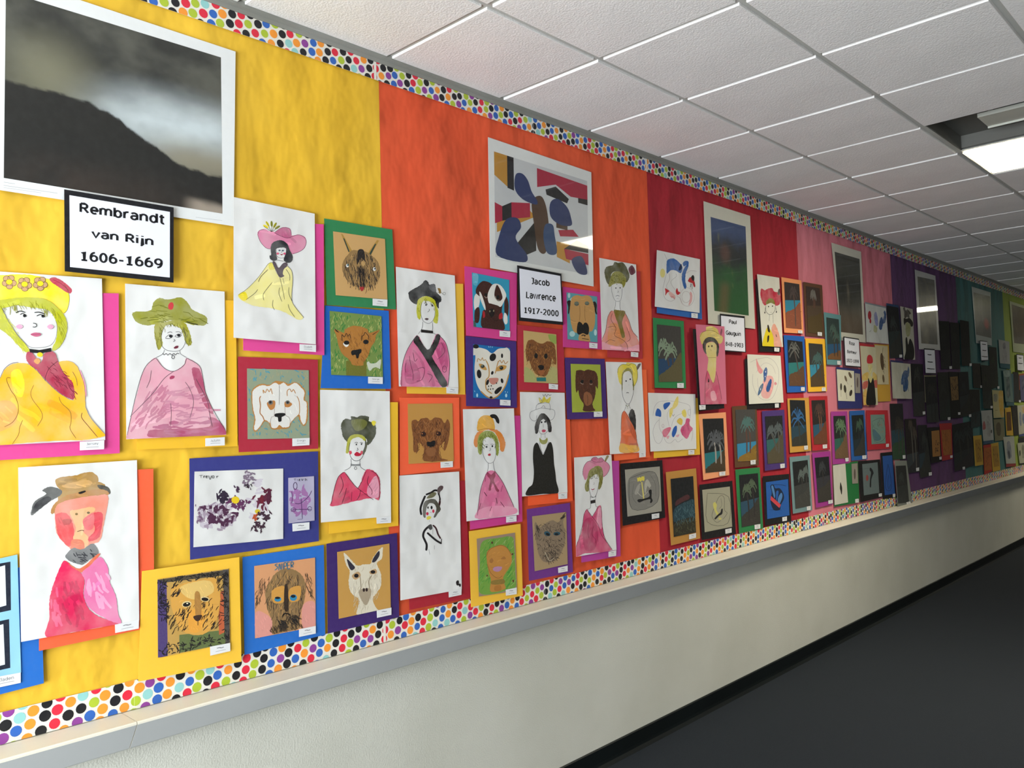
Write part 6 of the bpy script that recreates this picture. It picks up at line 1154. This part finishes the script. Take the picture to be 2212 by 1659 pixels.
dark('sagging grey-edged dark drawing hanging over the chair rail', ZT, (1552,912, 1708,905, 1760,1480, 1588,1500), (1715,1480, 1775,1465, 1790,1510, 1730,1525), mat=('7c8078', (1535,825, 1720,830, 1812,1512, 1585,1562)), sky='262826', sea='2a2e2c', sand='2e302e', frond='323634', trunk='2c302e', lay=4, hz=.55)
dark('dark palm sheet below the far sign on purple paper', ZV, (690,808, 868,805, 915,1500, 730,1512), None, mat=('7a765c', (683,782, 866,782, 872,1200, 700,1200)), sea='2a2f2e', sand='2c2e2c', frond='2a2824', trunk='20221f', trunks=((.40,.3,.42,.95),(.7,.3,.7,.95)), hz=.62)
dark('dark green-grey palm sheet left of the tan strip', ZV, (885,740, 1050,735, 1095,1465, 925,1480), (1045,1430, 1085,1425, 1085,1468, 1048,1472), sky='22221e', sea='262826', sand='232c26', frond='2a2a26', trunk='24241f', hz=.6)
art('face_drawing', 'tan strip with dark scribbles on a black card in the dim stretch', 'drawing', ZV, ('7c6038', (1080,810, 1195,800, 1212,1160, 1105,1172)), mat=('12120f', (1055,730, 1205,735, 1240,1440, 1095,1445)), tg=((1202,1352, 1238,1350, 1238,1388, 1205,1390), ''), smat='card', tilt=0.002, parts=[('drawn_lines', ['hc 3c2c1c 20 50 7 80 30 1100 840 1190 830 1200 1130 1115 1150', 'lc 2a2018 8 1120 960 1150 1010 1180 950'])])
dark('black sheet right of the tan strip in the dim stretch', ZV, (1210,735, 1355,730, 1400,1400, 1240,1430), (1370,1385, 1405,1380, 1405,1420, 1372,1425), sky='16181c', sea='23282a', sand='24241f', frond='22262a', trunk='202422', hz=.55)
dark('left black sheet of three under the purple paper top', ZU, (905,1085, 1065,1095, 1098,1824, 945,1824), None, sky='151513', sea='1e1d1b', sand='222220', frond='20201c', trunk='1c1c1a')
dark('middle black sheet of three beneath the purple paper', ZU, (1075,1105, 1225,1120, 1232,1822, 1110,1824), (1070,1782, 1108,1780, 1108,1820, 1072,1822), sky='1a1a18', sea='242422', sand='22221e', frond='24241f', trunk='1e1e1c')
dark('right black sheet of three beside the red-patched print', ZU, (1230,1070, 1365,1095, 1398,1774, 1262,1774), (1378,1738, 1412,1736, 1412,1776, 1380,1778), sky='171612', sea='20201c', sand='24221c', frond='22201a', trunk='1c1c18', lay=1)
dark('dark narrow sheet right of the far sign on blue-green paper', ZV, (1670,345, 1790,360, 1820,960, 1700,1000), (1805,955, 1835,952, 1835,990, 1808,992), sky='1c1e1a', sea='22241f', sand='24281f', frond='28301f', trunk='1e201c')
dark('dark brown-green sheet beneath the far sign on blue-green paper', ZV, (1415,600, 1545,605, 1570,985, 1440,975), (1545,940, 1580,940, 1580,975, 1548,978), sky='25211b', sea='28241e', sand='2a2620', frond='302a22', trunk='221e18')
dark('dark sheet with a pale shore right of the grey strip', ZV, (1552,625, 1688,640, 1735,1300, 1590,1290), (1700,1255, 1735,1252, 1735,1290, 1703,1292), sky='1e1f19', sea='202420', sand='262c28', frond='2c2e20', trunk='1c1e1a', lay=1)
dark('dark teal sheet above the yellow-framed drawing', ZV, (1375,1005, 1530,1000, 1548,1560, 1400,1600), None, sky='1b1a16', sea='1e2a2c', sand='243234', frond='242420', trunk='1c1e1c')
dark('tall black sheet above the rail at the purple-teal seam', ZW, (1112,410, 1420,350, 1450,1030, 1152,1130), (1272,1055, 1308,1050, 1308,1092, 1275,1095), sky='141618', sea='1d2224', sand='221f22', frond='20282a', trunk='262824', trunks=((.3,.3,.35,.8),(.7,.25,.72,.7)))
art('cat_drawing', 'tan drawing with dark scribbled whiskers on a black card by the rail', 'drawing', ZW, ('9a6c38', (795,505, 915,490, 935,885, 815,900)), mat=('121110', (728,452, 915,440, 950,970, 790,1000)), tg=((915,900, 952,895, 952,938, 918,942), ''), smat='card', tilt=0.002, lay=1, parts=[('drawn_lines', ['hc 2c2018 16 40 8 60 60 840 640 890 640 900 790 850 800'])])
art('abstract_drawing', 'orange-brown sheet on a red card by the rail on purple paper', 'drawing', ZW, ('a0602c', (945,490, 1092,480, 1108,860, 980,880)), mat=('a42c2c', (918,390, 1105,380, 1120,930, 960,962)), tg=((1082,880, 1118,875, 1118,912, 1085,918), ''), smat='card', tilt=0.002, parts=[('drawn_lines', ['hc 7c4820 24 60 7 80 20 960 510 1080 500 1090 840 990 860'])])
art('portrait_painting', 'pale grey portrait sheet on teal card at the teal-lime seam', 'painting', ZV, ('9a9c9a', (1822,235, 1985,270, 2000,615, 1845,600)), mat=('2f5a64', (1832,300, 1988,330, 2002,690, 1850,668)), tilt=0.003, parts=[('painted_figure', ['w 6a6a70 1890 300 1925 290 1930 380 1895 380', 'w 86888a 1890 400 1940 400 1950 580 1880 580'])])
art('portrait_painting', 'teal-grey portrait sheet in the blue-green stretch', 'painting', ZV, ('5c7470', (1890,700, 2010,700, 2050,1200, 1930,1190)), tilt=0.003, lay=1, parts=[('painted_figure', ['w 34484a 1945 830 1985 830 2000 1100 1950 1100', 'w 6f8680 1900 720 1990 720 1990 800 1910 800'])], mat=('3a5c64', (1930,760, 2048,760, 2062,1255, 1945,1250)))
art('portrait_painting', 'cream and yellow washed portrait sheet above the brown-framed strip', 'painting', ZV, ('b0a878', (1725,1010, 1890,1020, 1910,1430, 1748,1440)), tilt=0.003, lay=2, parts=[('painted_figure', ['w c09a30 1830 1040 1890 1040 1905 1400 1860 1420 1830 1250', 'w 7c7c64 1745 1080 1800 1080 1800 1180 1750 1180', 'l 4c4a34 6 1770 1320 1810 1320'])])
art('face_drawing', 'small brown drawing on a yellow card above the rail', 'drawing', ZW, ('a07a28', (1462,640, 1545,630, 1572,970, 1490,982)), mat=('c09a34', (1435,580, 1560,565, 1590,1020, 1465,1042)), smat='card', tilt=0.002, lay=1, parts=[('drawn_lines', ['hc 6c4c18 12 50 7 80 20 1480 690 1540 690 1550 900 1500 900'])])
art('portrait_painting', 'pale portrait sheet with a red corner mark on a blue card', 'painting', ZW, ('a4a6a2', (1555,195, 1720,180, 1750,640, 1590,660)), mat=('34506c', (1585,300, 1715,290, 1732,680, 1592,712)), tilt=0.003, lay=1, parts=[('painted_figure', ['w 8c3030 1580 400 1600 350 1620 400 1620 470 1585 480', 'w 8c8e8a 1640 300 1690 300 1700 560 1650 560', 'f 4a4a48 1705 490 1722 490 1720 530 1706 535', 'l 505450 6 1645 370 1670 365'])])
art('face_drawing', 'orange drawing on a red card right of the yellow-carded one', 'drawing', ZW, ('a0561f', (1595,765, 1700,750, 1722,1095, 1612,1115)), mat=('a82a20', (1588,720, 1705,705, 1725,1120, 1605,1175)), smat='card', tilt=0.002, parts=[('drawn_lines', ['hc 6c3812 12 50 7 80 20 1615 790 1690 780 1700 1060 1630 1070'])])
art('face_drawing', 'mustard drawing on a yellow card beside the orange one', 'drawing', ZW, ('9a7426', (1728,740, 1808,728, 1835,1040, 1755,1055)), mat=('b8922e', (1705,700, 1820,675, 1850,1100, 1735,1130)), smat='card', tilt=0.002, parts=[('drawn_lines', ['hc 6c5018 10 50 7 80 20 1745 770 1800 765 1815 1000 1765 1010'])])
art('face_drawing', 'olive face sketch on grey-green paper beside the pale portraits', 'drawing', ZW, ('6f6c50', (1745,320, 1905,315, 1922,640, 1768,660)), tilt=0.002, smat='card', parts=[('drawn_face', ['fc 4c4430 1790 400 1830 370 1855 430 1850 560 1810 570 1790 500'])])
art('portrait_painting', 'pale blue-grey portrait sheet on a red card above the rail', 'painting', ZW, ('a2a49a', (1895,595, 2060,580, 2085,1000, 1940,1005)), mat=('8c3230', (1930,800, 2072,790, 2090,1040, 1940,1058)), tilt=0.003, parts=[('painted_figure', ['w 70747c 1950 690 2000 680 2020 900 1960 910', 'f 40444c 1965 840 1985 800 2000 880 1985 930'])])
art('face_drawing', 'dark brown strip on a yellow card near the right edge', 'drawing', ZW, ('5c3a12', (1945,215, 2010,208, 2025,495, 1955,502)), mat=('c29a30', (1920,150, 2010,140, 2050,570, 1945,572)), smat='card', tilt=0.002, parts=[('drawn_lines', ['hc 402808 8 50 7 80 20 1955 240 2005 240 2010 470 1965 470'])])
dark('black strip near the right edge beside the brown strip', ZW, (2012,100, 2110,110, 2135,560, 2060,578), None, sky='1c1814', sea='241f18', sand='1e1a16', frond='282218', trunk='1c1814')
art('abstract_drawing', 'pale sheet with blue and ochre smears at the right edge', 'drawing', ZW, ('aeac98', (2110,115, 2280,95, 2300,520, 2135,560)), mat=('44507c', (2125,300, 2285,290, 2305,560, 2140,595)), tilt=0.003, parts=[('painted_shapes', ['w 6c7488 2140 240 2165 230 2175 400 2150 410', 'w b89a60 2180 140 2215 140 2225 220 2190 220', 'w 5c6880 2185 260 2215 250 2225 380 2195 380'])])
dark('dark strip below the right-edge name sign', ZV, (2040,730, 2125,740, 2160,1190, 2062,1192), (2135,1165, 2165,1163, 2165,1200, 2138,1202), sky='1c1c1c', sea='222226', sand='26221f', frond='242426', trunk='1e1e20')
art('portrait_painting', 'blue-violet portrait strip with an orange edge, right edge of the photo', 'painting', ZV, ('4c4c6c', (2140,790, 2260,775, 2290,1190, 2165,1180)), mat=('8a4a2c', (2132,765, 2255,750, 2262,1000, 2140,1010)), tilt=0.003, parts=[('painted_figure', ['w 2c3450 2180 850 2215 850 2220 1000 2185 1000'])])
art('portrait_painting', 'pale striped portrait sheet with black marks by the rail, right edge', 'painting', ZW, ('a8a890', (2110,690, 2260,670, 2280,985, 2145,1000)), mat=('1c2024', (2130,610, 2250,590, 2275,1005, 2140,1020)), tilt=0.003, parts=[('painted_figure', ['f 2c2e28 2140 820 2155 800 2160 860 2145 890', 'w 70725c 2180 730 2210 730 2215 900 2185 900'])])
